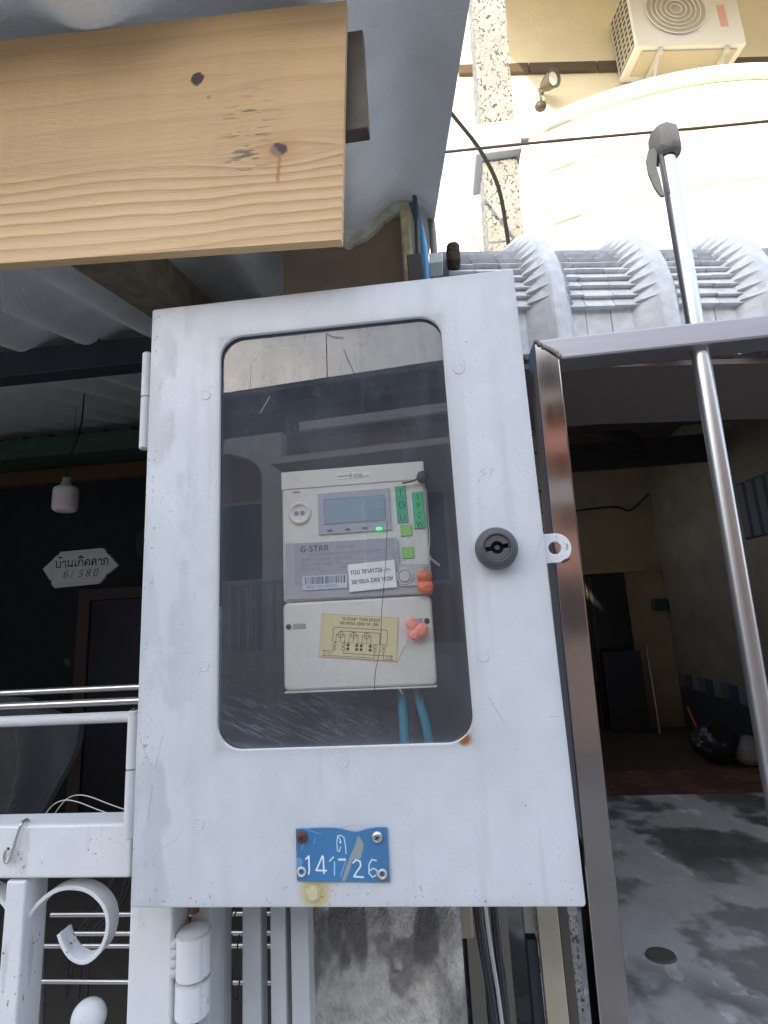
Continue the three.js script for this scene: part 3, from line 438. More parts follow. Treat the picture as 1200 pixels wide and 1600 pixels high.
  mesh('wire_seal', merge([seal(0.0945, 1.6185, 0.0095, 0.75, -0.046, 0.25), seal(0.0945, 1.6065, 0.0095, 0.8, -0.046, -0.1), seal(0.09, 1.6125, 0.004, 1, -0.0465, 0)]), orange, t, 'orange seal beside the name plate');
  mesh('wire_seal', merge([seal(0.0765, 1.565, 0.0072, 1.05, -0.046, 0.15), seal(0.0865, 1.5585, 0.0085, 0.9, -0.046, -0.2), seal(0.0795, 1.5545, 0.0085, 0.95, -0.0465, 0.1)]), std([0.95, 0.30, 0.20], 0.5, { bumpMap: withRep(grainN, 30, 30), bumpScale: 0.00021 }), t, 'salmon orange seal with its wire over the terminal cover');
  mesh('seal_wire', tube([[0.0755, 1.557, -0.043], [0.068, 1.543, -0.047], [0.0545, 1.5205, -0.05]], 0.0004), M.zinc, t);
  mesh('seal_wire', merge([tube([[0.1, 1.645, -0.052], [0.1035, 1.641, -0.047], [0.1015, 1.637, -0.046]], 0.0006), rbox(0.013, 0.0028, 0.002, 0.0006).rotateZ(-0.72).translate(0.1085, 1.6345, -0.048)]), M.zinc, t);
  mesh('dark_clip', uvm(new THREE.IcosahedronGeometry(0.0075, 1).scale(1, 1.1, 0.6).translate(0.1, 1.7385, -0.048)), M.black, t);
  mesh('clip_strap', tube([[0.075, 1.7335, -0.05], [0.088, 1.735, -0.049], [0.098, 1.7385, -0.048]], 0.0012), M.black, t);
  mesh('side_wire', tube([[0.1035, 1.725, -0.053], [0.1037, 1.69, -0.053], [0.1032, 1.66, -0.052], [0.1005, 1.645, -0.05]], 0.0006), M.zinc, t);
  const blue = std([0.03, 0.30, 0.42], 0.4);
  mesh('blue_cable', tube([[0.0585, 1.500, -0.085], [0.0575, 1.475, -0.080], [0.0578, 1.445, -0.078], [0.058, 1.33, -0.09]], 0.0055, 30, 10), blue, t);
  mesh('blue_cable', tube([[0.074, 1.500, -0.085], [0.078, 1.475, -0.080], [0.0845, 1.445, -0.078], [0.09, 1.33, -0.09]], 0.0055, 30, 10), blue, t);
}

// ------------------------------------------------------------ pine plank under the eave
{
  const t = thing('wooden_plank', 'long pale pine plank with two dark knots nailed above the cabinet', 'plank', [-0.4, 2.05, 0.043]);
  const W = 1.633, H = 0.342, S = 1.42;
  const wood = ptex(2048, 512, (u, v) => {
    const x = u * W / S, y = v * H / S, WL = W / S;
    const kx1 = WL - 0.133, ky1 = 0.172, kx2 = WL - 0.055, ky2 = 0.09;
    let warp = 0; for (const [kx, ky, r, s] of [[kx1, ky1, 0.02, 0.6], [kx2, ky2, 0.022, 0.8]]) { const d2 = ((x - kx) / 2.2) ** 2 + (y - ky) ** 2; warp += s * 0.02 * Math.sign(y - ky + 1e-6) * Math.exp(-d2 / (r * r)); }
    const wv = 0.034 * (fbm(x * 2.6, y * 6, 171, 3) - 0.5) + 0.006 * (fbm(x * 13, y * 22, 173, 3) - 0.5), q = y - warp + wv;
    const band = (q < 0.10 ? q / 0.0115 : 0.10 / 0.0115 + (q - 0.10) / 0.03), saw = band - Math.floor(band), line = Math.pow(saw, 2.4) * (1 - sst(0.93, 1, saw));
    const amt = (q < 0.10 ? 0.22 : 0.07) * (0.25 + 1.3 * fbm(x * 3 + 4, y * 20, 175, 3));
    const fib = fbm(x * 14, y * 900, 177, 3), tone = fbm(x * 3.5, y * 9, 179, 3);
    let k = 1 - amt * line + 0.05 * (fib - 0.5) + 0.09 * (tone - 0.5);
    let c = [0.765 * k, 0.63 * Math.pow(k, 1.2), 0.445 * Math.pow(k, 1.5)];
    const low = sst(0.11, 0.03, y); c = [c[0] * (1 + 0.10 * low), c[1] * (1 + 0.12 * low), c[2] * (1 + 0.18 * low)];
    const e1 = Math.hypot((x - kx1) / 0.0062, (y - ky1) / 0.0078) + 0.25 * (vn(x * 300, y * 300, 181) - 0.5), k1 = 1 - sst(0.75, 1.05, e1);
    const e2 = Math.hypot((x - kx2 + 0.45 * (y - ky2)) / 0.0085, (y - ky2 - 0.3 * (x - kx2)) / 0.0075) + 0.3 * (vn(x * 300, y * 300, 183) - 0.5), k2 = (1 - sst(0.7, 1.1, e2));
    const halo = Math.exp(-((Math.hypot((x - kx2) / 1.6, y - ky2) / 0.012) ** 2)) * 0.35;
    c = c.map((a, i) => a * (1 - halo * [0.25, 0.4, 0.6][i]));
    c = c.map((a, i) => mix(a, [0.22, 0.14, 0.13][i], k1)); const inner = sst(0.0, 0.6, (x - kx2) / 0.008 + (y - ky2) / 0.01 + 0.4); c = c.map((a, i) => mix(a, mix([0.52, 0.43, 0.34][i], [0.26, 0.20, 0.18][i], inner), k2));
    // resin drips and dark bruises near the second knot
    const res = sst(0.0022, 0.0006, Math.abs(x - kx2 - 0.0006 + 0.002 * (vn(y * 300, 3, 185) - 0.5))) * sst(0.034, 0.028, ky2 - y) * sst(0.004, 0.008, ky2 - y) * 0.6; c = c.map((a, i) => mix(a, [0.62, 0.36, 0.14][i], res));
    const res2 = sst(0.003, 0.001, Math.hypot((x - kx1 - 0.012) / 1, (y - ky1 + 0.021) / 1)) * 0.5; c = c.map((a, i) => mix(a, [0.60, 0.35, 0.15][i], res2));
    const bz = sst(0.62, 0.70, fbm(x * 60, y * 420, 187, 3)) * Math.exp(-(((x - WL + 0.083) / 0.018) ** 2)) * sst(0.065, 0.08, y) * sst(0.165, 0.13, y); c = c.map((a, i) => mix(a, [0.36, 0.31, 0.25][i], bz * 0.75));
    return c;
  });
  const g = new THREE.BoxGeometry(W, H, 0.0115, 60, 8, 1), p = g.attributes.position, uv = g.attributes.uv;
  for (let i = 0; i < p.count; i++) { const x = p.getX(i), y = p.getY(i); uv.setXY(i, x / W + 0.5, y / H + 0.5); if (y > H / 2 - 1e-4) p.setY(i, y + 0.002 * (vn(x * 40 + 50, 1, 189) - 0.5)); }
  g.rotateZ(-0.0575).translate(-0.777, 2.2155, 0.0447);
  mesh('board', g, std(null, 0.62, { map: wood, bumpMap: withRep(grainN, 4, 40), bumpScale: 0.0006 }), t);
}
one('dark_batten', rspan(-1.039, 0.065, 2.166, 2.318, 0.012, 0.0306, 0.002).rotateZ(0), std(null, 0.8, { map: mottle([0.36, 0.33, 0.29], 0.3, 191, 8), bumpMap: withRep(grainN, 10, 10), bumpScale: 0.0007 }), 'dark timber batten stub sticking out behind the end of the pine plank', 'batten');

// ------------------------------------------------------------ pipes and cables rising behind the cabinet
one('blue_pipe', tube([[0.1347, 2.1054, -0.5672], [0.1375, 2.3752, -0.5743], [0.1347, 2.4888, -0.5814], [0.1226, 2.5882, -0.5885], [0.1141, 2.6592, -0.6027]], 0.0105, 40, 14), std([0.09, 0.36, 0.60], 0.4), 'blue plastic pipe rising behind the right top corner of the cabinet', 'pipe');
one('conduit', tube([[0.119, 2.1054, -0.5317], [0.1205, 2.3894, -0.5317], [0.1235, 2.5314, -0.5459], [0.1241, 2.6876, -0.5743]], 0.006, 30, 12), std([0.10, 0.085, 0.07], 0.6), 'thin brown conduit beside the blue pipe', 'conduit');
one('junction_box', rspan(0.0942, 0.1311, 2.219, 2.4008, -0.553, -0.5104, 0.003), std([0.10, 0.09, 0.08], 0.7), 'small brown junction box at the foot of the thin conduit', 'junction box');
one('pipe_clip', rspan(0.1453, 0.1752, 2.344, 2.3695, -0.5246, -0.4749, 0.002).rotateZ(0), std([0.72, 0.76, 0.74], 0.35), 'white clip on the blue pipe above the cabinet corner', 'clip');
one('grey_conduit', tube([[0.1567, 2.1054, -0.6027], [0.161, 2.3894, -0.6169], [0.1638, 2.574, -0.6311], [0.1539, 2.6876, -0.6595]], 0.0092, 30, 12), std([0.26, 0.24, 0.20], 0.6), 'grey conduit right of the blue pipe', 'conduit');
one('mossy_stub', uvm(new RoundedBoxGeometry(0.032, 0.06, 0.05, 3, 0.013).translate(0.207, 2.425, -0.572)), std(null, 0.95, { map: mottle([0.26, 0.22, 0.15], 0.7, 195, 14), bumpMap: withRep(grainN, 10, 10), bumpScale: 0.0035 }), 'dark mossy block closing the left end of the tile coping', 'block');

// ------------------------------------------------------------ tile coping over the gate
{
  const t = thing('tile_coping', 'grey painted ornamental roof tile coping above the steel gate', 'coping', [0.8, 2.18, -0.73]);
  const R = 0.285, cy = 2.276, cz = -0.887;
  const mats = [0, 1, 2].map((k) => std(null, 0.6, { map: mottle([0.79 + k * 0.018, 0.795 + k * 0.018, 0.80 + k * 0.018], 0.24, 201 + k, 8), bumpMap: withRep(grainN, 25, 25), bumpScale: 0.0005 }));
  // one stepped tile: a wedge that follows the curve, thick at its lower edge
  const tileG = (w, a0, a1) => {
    const s = new THREE.Shape(), pt = (a, r) => [r * Math.cos(a), r * Math.sin(a)];
    const o = []; for (let i = 0; i <= 4; i++) { const a = mix(a0, a1, i / 4); o.push(pt(a, R + mix(0.021, 0.002, Math.pow(i / 4, 0.8)) - (i === 0 ? 0.003 : 0))); }
    o.push(pt(a1, R - 0.014), pt(a0, R - 0.014)); s.setFromPoints(o.map((q) => new THREE.Vector2(...q)));
    const g = ext(s, w, 0.0022, 3); g.rotateY(-Math.PI / 2); return g;                     // extrude along -x ; shape x -> +z
  };
  const rows = 15, da = 1.44 / rows, bays = [[0.205, 0.375], [0.452, 0.640], [0.716, 0.904], [0.980, 1.168], [1.244, 1.432]];
  for (const [x0, x1] of bays) for (let r = 0; r < rows; r++) {
    const n = 3, w = (x1 - x0 + 0.03) / n;
    for (let k = 0; k < n; k++) {
      const g = tileG(w - 0.0012, r * da - 0.014 + rr(-0.009, 0.009), (r + 1) * da + 0.012);
      g.translate(x0 - 0.015 + (k + 1) * w, cy, cz).rotateZ(0);
      mesh('tile', uvm(g), mats[Math.floor(rnd() * 3)], t);
    }
  }
  // raised ribs with toothed flanks
  for (const xc of [0.43 - 0.262, 0.43, 0.694, 0.958, 1.222]) if (xc > 0.3) {
    const nu = 220, nv = 28, pos = [], idx = [];
    const prof = [[-0.070, 0.275, 1], [-0.060, 0.292, 1], [-0.019, 0.336, 0], [-0.014, 0.340, 0], [0.014, 0.340, 0], [0.019, 0.336, 0], [0.05, 0.288, 1], [0.058, 0.275, 1]];
    for (let i = 0; i <= nu; i++) {
      const s = -0.125 + (0.125 + 1.6 * 0.3) * i / nu, a = Math.max(0, s) / 0.3;
      for (let j = 0; j <= nv; j++) {
        const f = j / nv * (prof.length - 1), q = Math.min(prof.length - 2, Math.floor(f)), k = f - q;
        let x = mix(prof[q][0], prof[q + 1][0], k), r = mix(prof[q][1], prof[q + 1][1], k); const tooth = mix(prof[q][2], prof[q + 1][2], k);
        if (s > 0.004) { const ph = (a / da) % 1; r += tooth * 0.024 * (1 - ph) * sst(0, 0.12, ph) - tooth * 0.007; }
        const y = s < 0 ? cy + s : cy + r * Math.sin(a), z = s < 0 ? cz + r : cz + r * Math.cos(a);
        pos.push(xc + x, y, z);
      }
    }
    for (let i = 0; i < nu; i++) for (let j = 0; j < nv; j++) { const a = i * (nv + 1) + j; idx.push(a, a + 1, a + nv + 2, a, a + nv + 2, a + nv + 1); }
    const g = new THREE.BufferGeometry(); g.setAttribute('position', new THREE.Float32BufferAttribute(pos, 3)); g.setIndex(idx); g.computeVertexNormals();
    const { toCreasedNormals } = await import('three/addons/utils/BufferGeometryUtils.js');
    mesh('rib', uvm(toCreasedNormals(g, 0.5)), mats[1], t);
  }
  // plain band below the tiles, in blocks with recessed joints
  for (const [x0, x1] of bays) for (let k = 0; k < 3; k++) { const w = (x1 - x0) / 3; mesh('band_block', rspan(x0 + k * w + 0.0008, x0 + (k + 1) * w - 0.0008, 2.16, 2.28, -0.66, -0.6015 - 0.001 * (k % 2), 0.0015), mats[k], t); }
  mesh('core', merge([span(0.2, 2.6, 2.14, 2.286, -0.86, -0.662), uvm(new THREE.CylinderGeometry(0.268, 0.268, 2.4, 40, 1, false, 0, Math.PI).rotateZ(Math.PI / 2).translate(1.4, cy + 0.001, cz))]), mats[0], t);
  mesh('soffit_board', span(0.2, 2.6, 2.126, 2.139, -1.0, -0.61), std([0.11, 0.083, 0.072], 0.85), t);
  mesh('core_back', span(1.44, 2.6, 2.16, 2.50, -0.83, -0.61), mats[2], t);
}
// the coping runs a little askew to the gate: its right end lies further back
scene.traverse((o) => { if (o.name === 'tile_coping') { const p = o.position.clone().sub(new THREE.Vector3(0.43, 0, -0.6)).applyAxisAngle(new THREE.Vector3(0, 1, 0), 0.155); o.position.set(0.43 + p.x, p.y, -0.6 + p.z); o.rotation.y = 0.155; } });
// ------------------------------------------------------------ stainless steel gate
{
  const t = thing('steel_gate', 'stainless steel tube gate with a dark capped bar right of the cabinet', 'gate', [0.27, 0, -0.09]);
  const lean = (g, x, y, a) => g.translate(-x, -y, 0).rotateZ(a).translate(x, y, 0);
  const poly = (pts, z0, z1) => uvm(ext(new THREE.Shape(pts.map((p) => new THREE.Vector2(...p))), z1 - z0, 0.0022, 3).translate(0, 0, z0));
  mesh('post', poly([[0.214, 0.05], [0.2445, 0.05], [0.2795, 1.8775], [0.2505, 1.9025]], -0.091, -0.05), M.steelPost, t);
  mesh('top_rail', poly([[0.2515, 1.9045], [0.256, 1.9045], [1.9, 1.9245], [1.9, 1.894], [0.2815, 1.8765]], -0.091, -0.0505), M.steelRail, t);
  const w = []; for (let i = 0; i < 7; i++) w.push(new THREE.SphereGeometry(0.0036, 10, 8).scale(1, 0.85, 0.7).translate(0.2535 + i * 0.0043 + rr(-0.0007, 0.0007), 1.9015 - i * 0.0036 + rr(-0.0008, 0.0008), -0.0488));
  mesh('weld_bead', merge(w), std([0.42, 0.39, 0.35], 0.5, { metalness: 0.6, bumpMap: withRep(grainN, 20, 20), bumpScale: 0.0007 }), t);
  const bar = mesh('bar', merge([rod([0.4585, 2.158, -0.0705], [0.4545, 1.900, -0.0705], 0.0102, 24), rod([0.4545, 1.885, -0.0705], [0.428, 0.12, -0.0705], 0.0102, 24)]), M.steelPipe, t);
  const cap = new THREE.LatheGeometry([[0.0105, 2.158], [0.0165, 2.160], [0.0195, 2.168], [0.0198, 2.182], [0.0185, 2.196], [0.0135, 2.203], [0, 2.205]].map((p) => new THREE.Vector2(...p)), 9).translate(0.459, 0.003, -0.0705);
  const dk = std([0.30, 0.275, 0.235], 0.8, { bumpMap: withRep(grainN, 10, 10), bumpScale: 0.0005 });
  mesh('cap', uvm(cap), dk, t, 'dark rounded cap on the round bar');
  const blade = (pts, z) => { const s = new THREE.Shape(); pts.forEach(([x, y], i) => s[i ? 'lineTo' : 'moveTo'](x, y)); s.closePath(); return uvm(ext(s, 0.004, 0.0012).translate(0, 0, z)); };
  mesh('hanging_flap', blade([[0.4405, 2.174], [0.4325, 2.170], [0.4275, 2.155], [0.4275, 2.135], [0.432, 2.112], [0.438, 2.098], [0.4425, 2.097], [0.4415, 2.120], [0.4395, 2.145], [0.4435, 2.165]], -0.066), dk, t, 'dark pointed flap hanging beside the capped bar');
  mesh('hanging_flap', blade([[0.4485, 2.168], [0.446, 2.160], [0.4475, 2.12], [0.4488, 2.101], [0.4502, 2.101], [0.4498, 2.13], [0.4505, 2.165]], -0.066), dk, t);
}

// ------------------------------------------------------------ right house: carport, upper wall, balcony
const cream = std(null, 0.85, { map: mottle([0.95, 0.90, 0.77], 0.05, 221, 0.8), bumpMap: withRep(grainN, 4, 4), bumpScale: 0.002 });
{
  const t = thing('right_house', 'cream house with a dark open carport below and a curved balcony above', 'house', [2, 0, -5]);
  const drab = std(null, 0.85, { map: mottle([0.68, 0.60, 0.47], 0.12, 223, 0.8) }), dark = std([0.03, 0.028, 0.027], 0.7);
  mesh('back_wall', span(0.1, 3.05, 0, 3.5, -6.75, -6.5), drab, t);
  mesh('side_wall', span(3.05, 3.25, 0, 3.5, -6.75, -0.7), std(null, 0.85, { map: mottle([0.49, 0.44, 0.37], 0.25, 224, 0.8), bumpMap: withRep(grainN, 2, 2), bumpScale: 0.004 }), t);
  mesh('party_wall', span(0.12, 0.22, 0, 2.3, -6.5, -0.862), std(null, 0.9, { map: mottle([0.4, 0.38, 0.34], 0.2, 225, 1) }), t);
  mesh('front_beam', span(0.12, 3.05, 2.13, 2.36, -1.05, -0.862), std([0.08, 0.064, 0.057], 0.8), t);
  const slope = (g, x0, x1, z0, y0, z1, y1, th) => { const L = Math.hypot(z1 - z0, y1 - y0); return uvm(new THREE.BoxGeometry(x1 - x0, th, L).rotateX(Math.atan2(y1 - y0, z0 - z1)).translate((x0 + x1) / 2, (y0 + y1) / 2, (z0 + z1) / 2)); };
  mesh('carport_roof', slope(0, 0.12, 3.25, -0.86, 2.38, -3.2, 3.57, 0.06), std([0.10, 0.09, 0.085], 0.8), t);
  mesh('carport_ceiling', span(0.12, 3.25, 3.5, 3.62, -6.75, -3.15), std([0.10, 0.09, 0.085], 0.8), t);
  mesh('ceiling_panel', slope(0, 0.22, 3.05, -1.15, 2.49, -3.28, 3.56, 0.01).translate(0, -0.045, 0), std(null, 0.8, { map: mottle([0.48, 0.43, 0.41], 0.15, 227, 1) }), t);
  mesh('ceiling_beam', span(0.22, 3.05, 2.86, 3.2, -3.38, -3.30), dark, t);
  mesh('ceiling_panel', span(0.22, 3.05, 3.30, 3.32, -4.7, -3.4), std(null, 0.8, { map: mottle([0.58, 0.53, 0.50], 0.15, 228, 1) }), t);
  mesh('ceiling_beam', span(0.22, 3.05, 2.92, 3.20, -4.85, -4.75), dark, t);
  const brace = box(1.2, 0.13, 0.08).rotateY(0.9).translate(1.95, 3.12, -4.3); mesh('ceiling_brace', brace, dark, t);
  mesh('wall_conduit', tube([[1.3, 2.72, -6.47], [2.6, 2.80, -6.47], [2.75, 2.74, -6.47], [3.03, 2.95, -6.47]], 0.012), dark, t);
  mesh('door_lintel', rspan(0.3, 2.85, 1.93, 2.06, -6.5, -6.44, 0.005), drab, t);
  for (const [x0, x1] of [[0.35, 1.30], [1.32, 2.05], [2.07, 2.56]]) {
    const d = mesh('door_panel', rspan(x0, x1, 0.02, 1.925, -6.5, -6.455, 0.006), std([0.013, 0.015, 0.019], 0.35), t);
    d.add(mesh('door_stile', rspan(x0 + 0.03, x0 + 0.055, 0.05, 1.9, -6.455, -6.44, 0.002).translate(-2, 0, 5), std([0.05, 0.052, 0.056], 0.4)));
  }
  // wall tile frieze of the side wall
  for (let i = 0; i < 12; i++) mesh('frieze_tile', rspan(3.044, 3.052, 0.50, 0.66, -6.45 + i * 0.16, -6.297 + i * 0.16, 0.002), std(i % 3 === 1 ? [0.05, 0.055, 0.10] : i % 3 ? [0.20, 0.20, 0.20] : [0.12, 0.12, 0.13], 0.3), t);
  mesh('dado', span(3.046, 3.05, 0, 0.495, -6.5, -0.9), std([0.05, 0.055, 0.06], 0.4), t);
  // upper floor
  const yaw = (g) => g.translate(-1.4, 0, 4.2).rotateY(0.12).translate(1.4, 0, -4.2);
  mesh('upper_wall', yaw(span(0.7, 7.0, 3.62, 9.6, -4.45, -4.2)), cream, t);
  mesh('eave_soffit', slope(0, 0.62, 7.4, -1.95, 7.72, -5.1, 9.4, 0.12), cream, t);
  mesh('eave_beam', span(0.62, 7.4, 7.64, 7.9, -2.0, -1.85), cream, t);
  for (const [x0, x1] of [[0.75, 1.52], [1.53, 2.28], [2.29, 7.0]]) mesh('cornice_strip', yaw(rspan(x0, x1, 7.29, 7.41, -4.199, -4.16, 0.006)), std([0.10, 0.075, 0.05], 0.6), t);
  const white = std(null, 0.75, { map: mottle([0.93, 0.91, 0.84], 0.04, 233, 0.8) }), cxb = 2.25, czb = -5.55, arc = (r, y0, y1, rb = r - 0.12) => {
    const a0 = -0.56, a1 = 0.56, s = new THREE.Shape(), n = 48; for (let i = 0; i <= n; i++) { const a = mix(a0, a1, i / n); s[i ? 'lineTo' : 'moveTo'](r * Math.sin(a), r * Math.cos(a)); } for (let i = n; i >= 0; i--) { const a = mix(a0, a1, i / n); s.lineTo(rb * Math.sin(a), rb * Math.cos(a)); } s.closePath();
    return uvm(ext(s, y1 - y0, 0.012).rotateX(-Math.PI / 2).scale(1, 1, -1).translate(cxb, y0, czb));
  };
  const flip = (g) => { const p = g.attributes.position; for (let i = 0; i < p.count; i += 3) { for (const at of Object.values(g.attributes)) { for (let k = 0; k < at.itemSize; k++) { const a = at.array, tmp = a[(i + 1) * at.itemSize + k]; a[(i + 1) * at.itemSize + k] = a[(i + 2) * at.itemSize + k]; a[(i + 2) * at.itemSize + k] = tmp; } } } g.computeVertexNormals(); return g; };
  mesh('balcony_wall', flip(arc(2.92, 3.63, 5.10)), white, t);
  mesh('balcony_coping', flip(arc(2.945, 5.10, 5.22, 2.74)), white, t);
  mesh('balcony_moulding', flip(arc(2.932, 4.73, 4.765, 2.9)), std([0.88, 0.78, 0.52], 0.7), t);
  mesh('balcony_moulding', flip(arc(2.932, 4.29, 4.325, 2.9)), std([0.88, 0.78, 0.52], 0.7), t);
  mesh('balcony_floor', span(0.72, 3.78, 3.62, 3.80, -4.2, -3.2), white, t);
  mesh('side_parapet', span(0.22, 0.96, 3.62, 5.02, -3.2, -3.05), white, t);
  mesh('lower_front', span(0.72, 7.0, 3.62, 3.9, -3.2, -3.05), white, t);
}
{
  const t = thing('floodlight', 'small dark spotlight with hanging sensor on the cream upper wall', 'spotlight', [1.62, 7.0, -4.2]);
  const gunm = std([0.11, 0.10, 0.085], 0.5);
  mesh('lamp_head', new THREE.LatheGeometry([[0.0, -0.09], [0.05, -0.085], [0.07, -0.03], [0.085, 0.06], [0.092, 0.07], [0.078, 0.07], [0.07, 0.04], [0, 0.035]].map((p) => new THREE.Vector2(...p)), 32).rotateX(1.9).rotateY(0.45).translate(1.655, 7.10, -4.02), gunm, t);
  mesh('lens', cylZ(0.062, 0.062, 0.012).rotateX(0.33).rotateY(0.45).translate(1.673, 7.083, -3.975), std([0.75, 0.72, 0.6], 0.2), t);
  mesh('stem', merge([tube([[1.60, 7.16, -4.17], [1.575, 7.10, -4.1], [1.565, 6.95, -4.08], [1.56, 6.90, -4.08]], 0.012), rod([1.64, 7.16, -4.2], [1.65, 7.14, -4.02], 0.016)]), gunm, t);
  mesh('sensor', new THREE.SphereGeometry(0.062, 20, 14).scale(1, 0.85, 0.8).translate(1.555, 6.862, -4.08), std([0.07, 0.055, 0.04], 0.5), t);
}
{
  const t = thing('air_conditioner', 'white outdoor air conditioner unit on wall brackets above the balcony', 'air conditioner', [3.05, 7.1, -4.05]);
  const w = std([0.80, 0.78, 0.70], 0.4), x0 = 2.50, x1 = 3.66, y0 = 7.12, y1 = 7.92, z0 = -4.2, z1 = -3.80;
  mesh('casing', rspan(x0, x1, y0, y1, z0 + 0.02, z1, 0.02), w, t);
  for (let i = 0; i < 10; i++) mesh('side_grille', rspan(x0 - 0.012, x0 + 0.001, y0 + 0.05 + i * 0.07, y0 + 0.066 + i * 0.07, z0 + 0.05, z1 - 0.03, 0.003), std([0.62, 0.56, 0.40], 0.5), t);
  for (let i = 0; i < 5; i++) mesh('side_grille', rspan(x0 - 0.016, x0 - 0.004, y0 + 0.04, y1 - 0.04, z0 + 0.06 + i * 0.065, z0 + 0.07 + i * 0.065, 0.003), std([0.62, 0.56, 0.40], 0.5), t);
  mesh('side_opening', span(x0 - 0.003, x0 + 0.02, y0 + 0.04, y1 - 0.04, z0 + 0.05, z1 - 0.03), std([0.12, 0.10, 0.07], 0.8), t);
  mesh('fan_opening', cylZ(0.31, 0.31, 0.02, 40).translate(2.97, 7.56, z1 + 0.002), std([0.50, 0.45, 0.34], 0.7), t);
  for (const r of [0.06, 0.11, 0.16, 0.21, 0.26, 0.315]) mesh('fan_guard', new THREE.TorusGeometry(r, 0.006, 6, 48).translate(2.97, 7.56, z1 + 0.018), w, t);
  mesh('warning_mark', rspan(3.42, 3.50, 7.34, 7.62, z1, z1 + 0.004, 0.001), std([0.78, 0.42, 0.32], 0.5), t);
  for (const x of [2.74, 3.44]) { mesh('bracket', merge([rspan(x, x + 0.045, y0 - 0.05, y0 - 0.005, z0, z1 - 0.02, 0.004), rod([x + 0.02, y0 - 0.03, z1 - 0.06], [x + 0.02, y0 - 0.40, z0 + 0.01], 0.016)]), std([0.60, 0.58, 0.52], 0.5), t); }
  mesh('foot', rspan(x0 + 0.08, x1 - 0.08, y0 - 0.02, y0 + 0.0, z0 + 0.1, z1 - 0.05, 0.003), std([0.55, 0.5, 0.38], 0.6), t);
}
{
  const t = thing('louvre_vent', 'dark louvred vent block on the carport side wall', 'vent', [3.05, 2.08, -4.2]);
  mesh('frame', span(3.035, 3.049, 2.07, 2.60, -4.55, -3.5), std([0.02, 0.02, 0.022], 0.7), t);
  for (let i = 0; i < 7; i++) mesh('slat', box(0.012, 0.5, 0.075).rotateY(0.5).translate(3.03, 2.335, -4.48 + i * 0.15), std([0.075, 0.073, 0.08], 0.6), t);
}
{
  const t = thing('rubbish_bag', 'black rubbish bag and pot beside the carport side wall', 'bag', [2.7, 0, -5.05]);
  const g = new THREE.IcosahedronGeometry(0.2, 5), p = g.attributes.position; for (let i = 0; i < p.count; i++) { const x = p.getX(i), y = p.getY(i), z = p.getZ(i), k = 0.92 + 0.75 * (Math.abs(fbm(x * 7 + 20, y * 7 + z * 6 + 30, 241, 4) - 0.5)); p.setXYZ(i, x * k * 1.1, y * k * 0.85, z * k); } g.computeVertexNormals();
  mesh('bag_body', g.translate(2.70, 0.165, -5.05), std([0.018, 0.018, 0.022], 0.4), t);
}
{
  const t = thing('pale_sack', 'crumpled grey sack leaning on the black rubbish bag', 'sack', [2.9, 0, -4.95]);
  const g = new THREE.IcosahedronGeometry(0.15, 5), p = g.attributes.position; for (let i = 0; i < p.count; i++) { const x = p.getX(i), y = p.getY(i), z = p.getZ(i), k = 1 + 0.35 * (fbm(x * 11 + 40, y * 11 + z * 9 + 30, 243, 4) - 0.5); p.setXYZ(i, x * k, y * k * 0.85, z * k); } g.computeVertexNormals();
  mesh('sack_body', g.translate(2.93, 0.12, -4.92), std([0.22, 0.22, 0.21], 0.8), t);
}
one('broom_stick', rod([2.62, 0.1, -5.1], [2.55, 0.48, -5.2], 0.013), std([0.55, 0.12, 0.06], 0.6), 'short orange stick standing up behind the black bag', 'stick');
one('leaning_board', rspan(2.1, 2.55, 0.0, 0.95, -6.3, -6.26, 0.004).translate(0, 0, 0), std([0.045, 0.047, 0.055], 0.7), 'dark board leaning against the carport back wall', 'board');
one('wall_pole', rod([2.62, 0.0, -6.2], [2.66, 1.0, -6.35], 0.018), M.steelPipe, 'thin pale pole standing beside the dark leaning board', 'pole');
one('green_box', rspan(2.86, 3.03, 1.42, 1.56, -6.5, -6.42, 0.01), std([0.03, 0.09, 0.05], 0.6), 'small dark green box on the carport back wall', 'box');
one('drain_cover', cyl(0.062, 0.066, 0.012, 32).scale(1.0, 1, 0.8).translate(0.99, 0.005, -2.19), std([0.11, 0.107, 0.10], 0.85), 'dark oval drain cover on the stained concrete floor', 'drain cover');

// the upper wall stands a few degrees askew to the lane: its lamp and air conditioner with it
scene.traverse((o) => { if (o.name === 'floodlight' || o.name === 'air_conditioner') { const p = o.position.clone().sub(new THREE.Vector3(1.4, 0, -4.2)).applyAxisAngle(new THREE.Vector3(0, 1, 0), 0.12); o.position.set(1.4 + p.x, p.y - (o.name === 'floodlight' ? 0.13 : 0), -4.2 + p.z); o.rotation.y = 0.12; } });

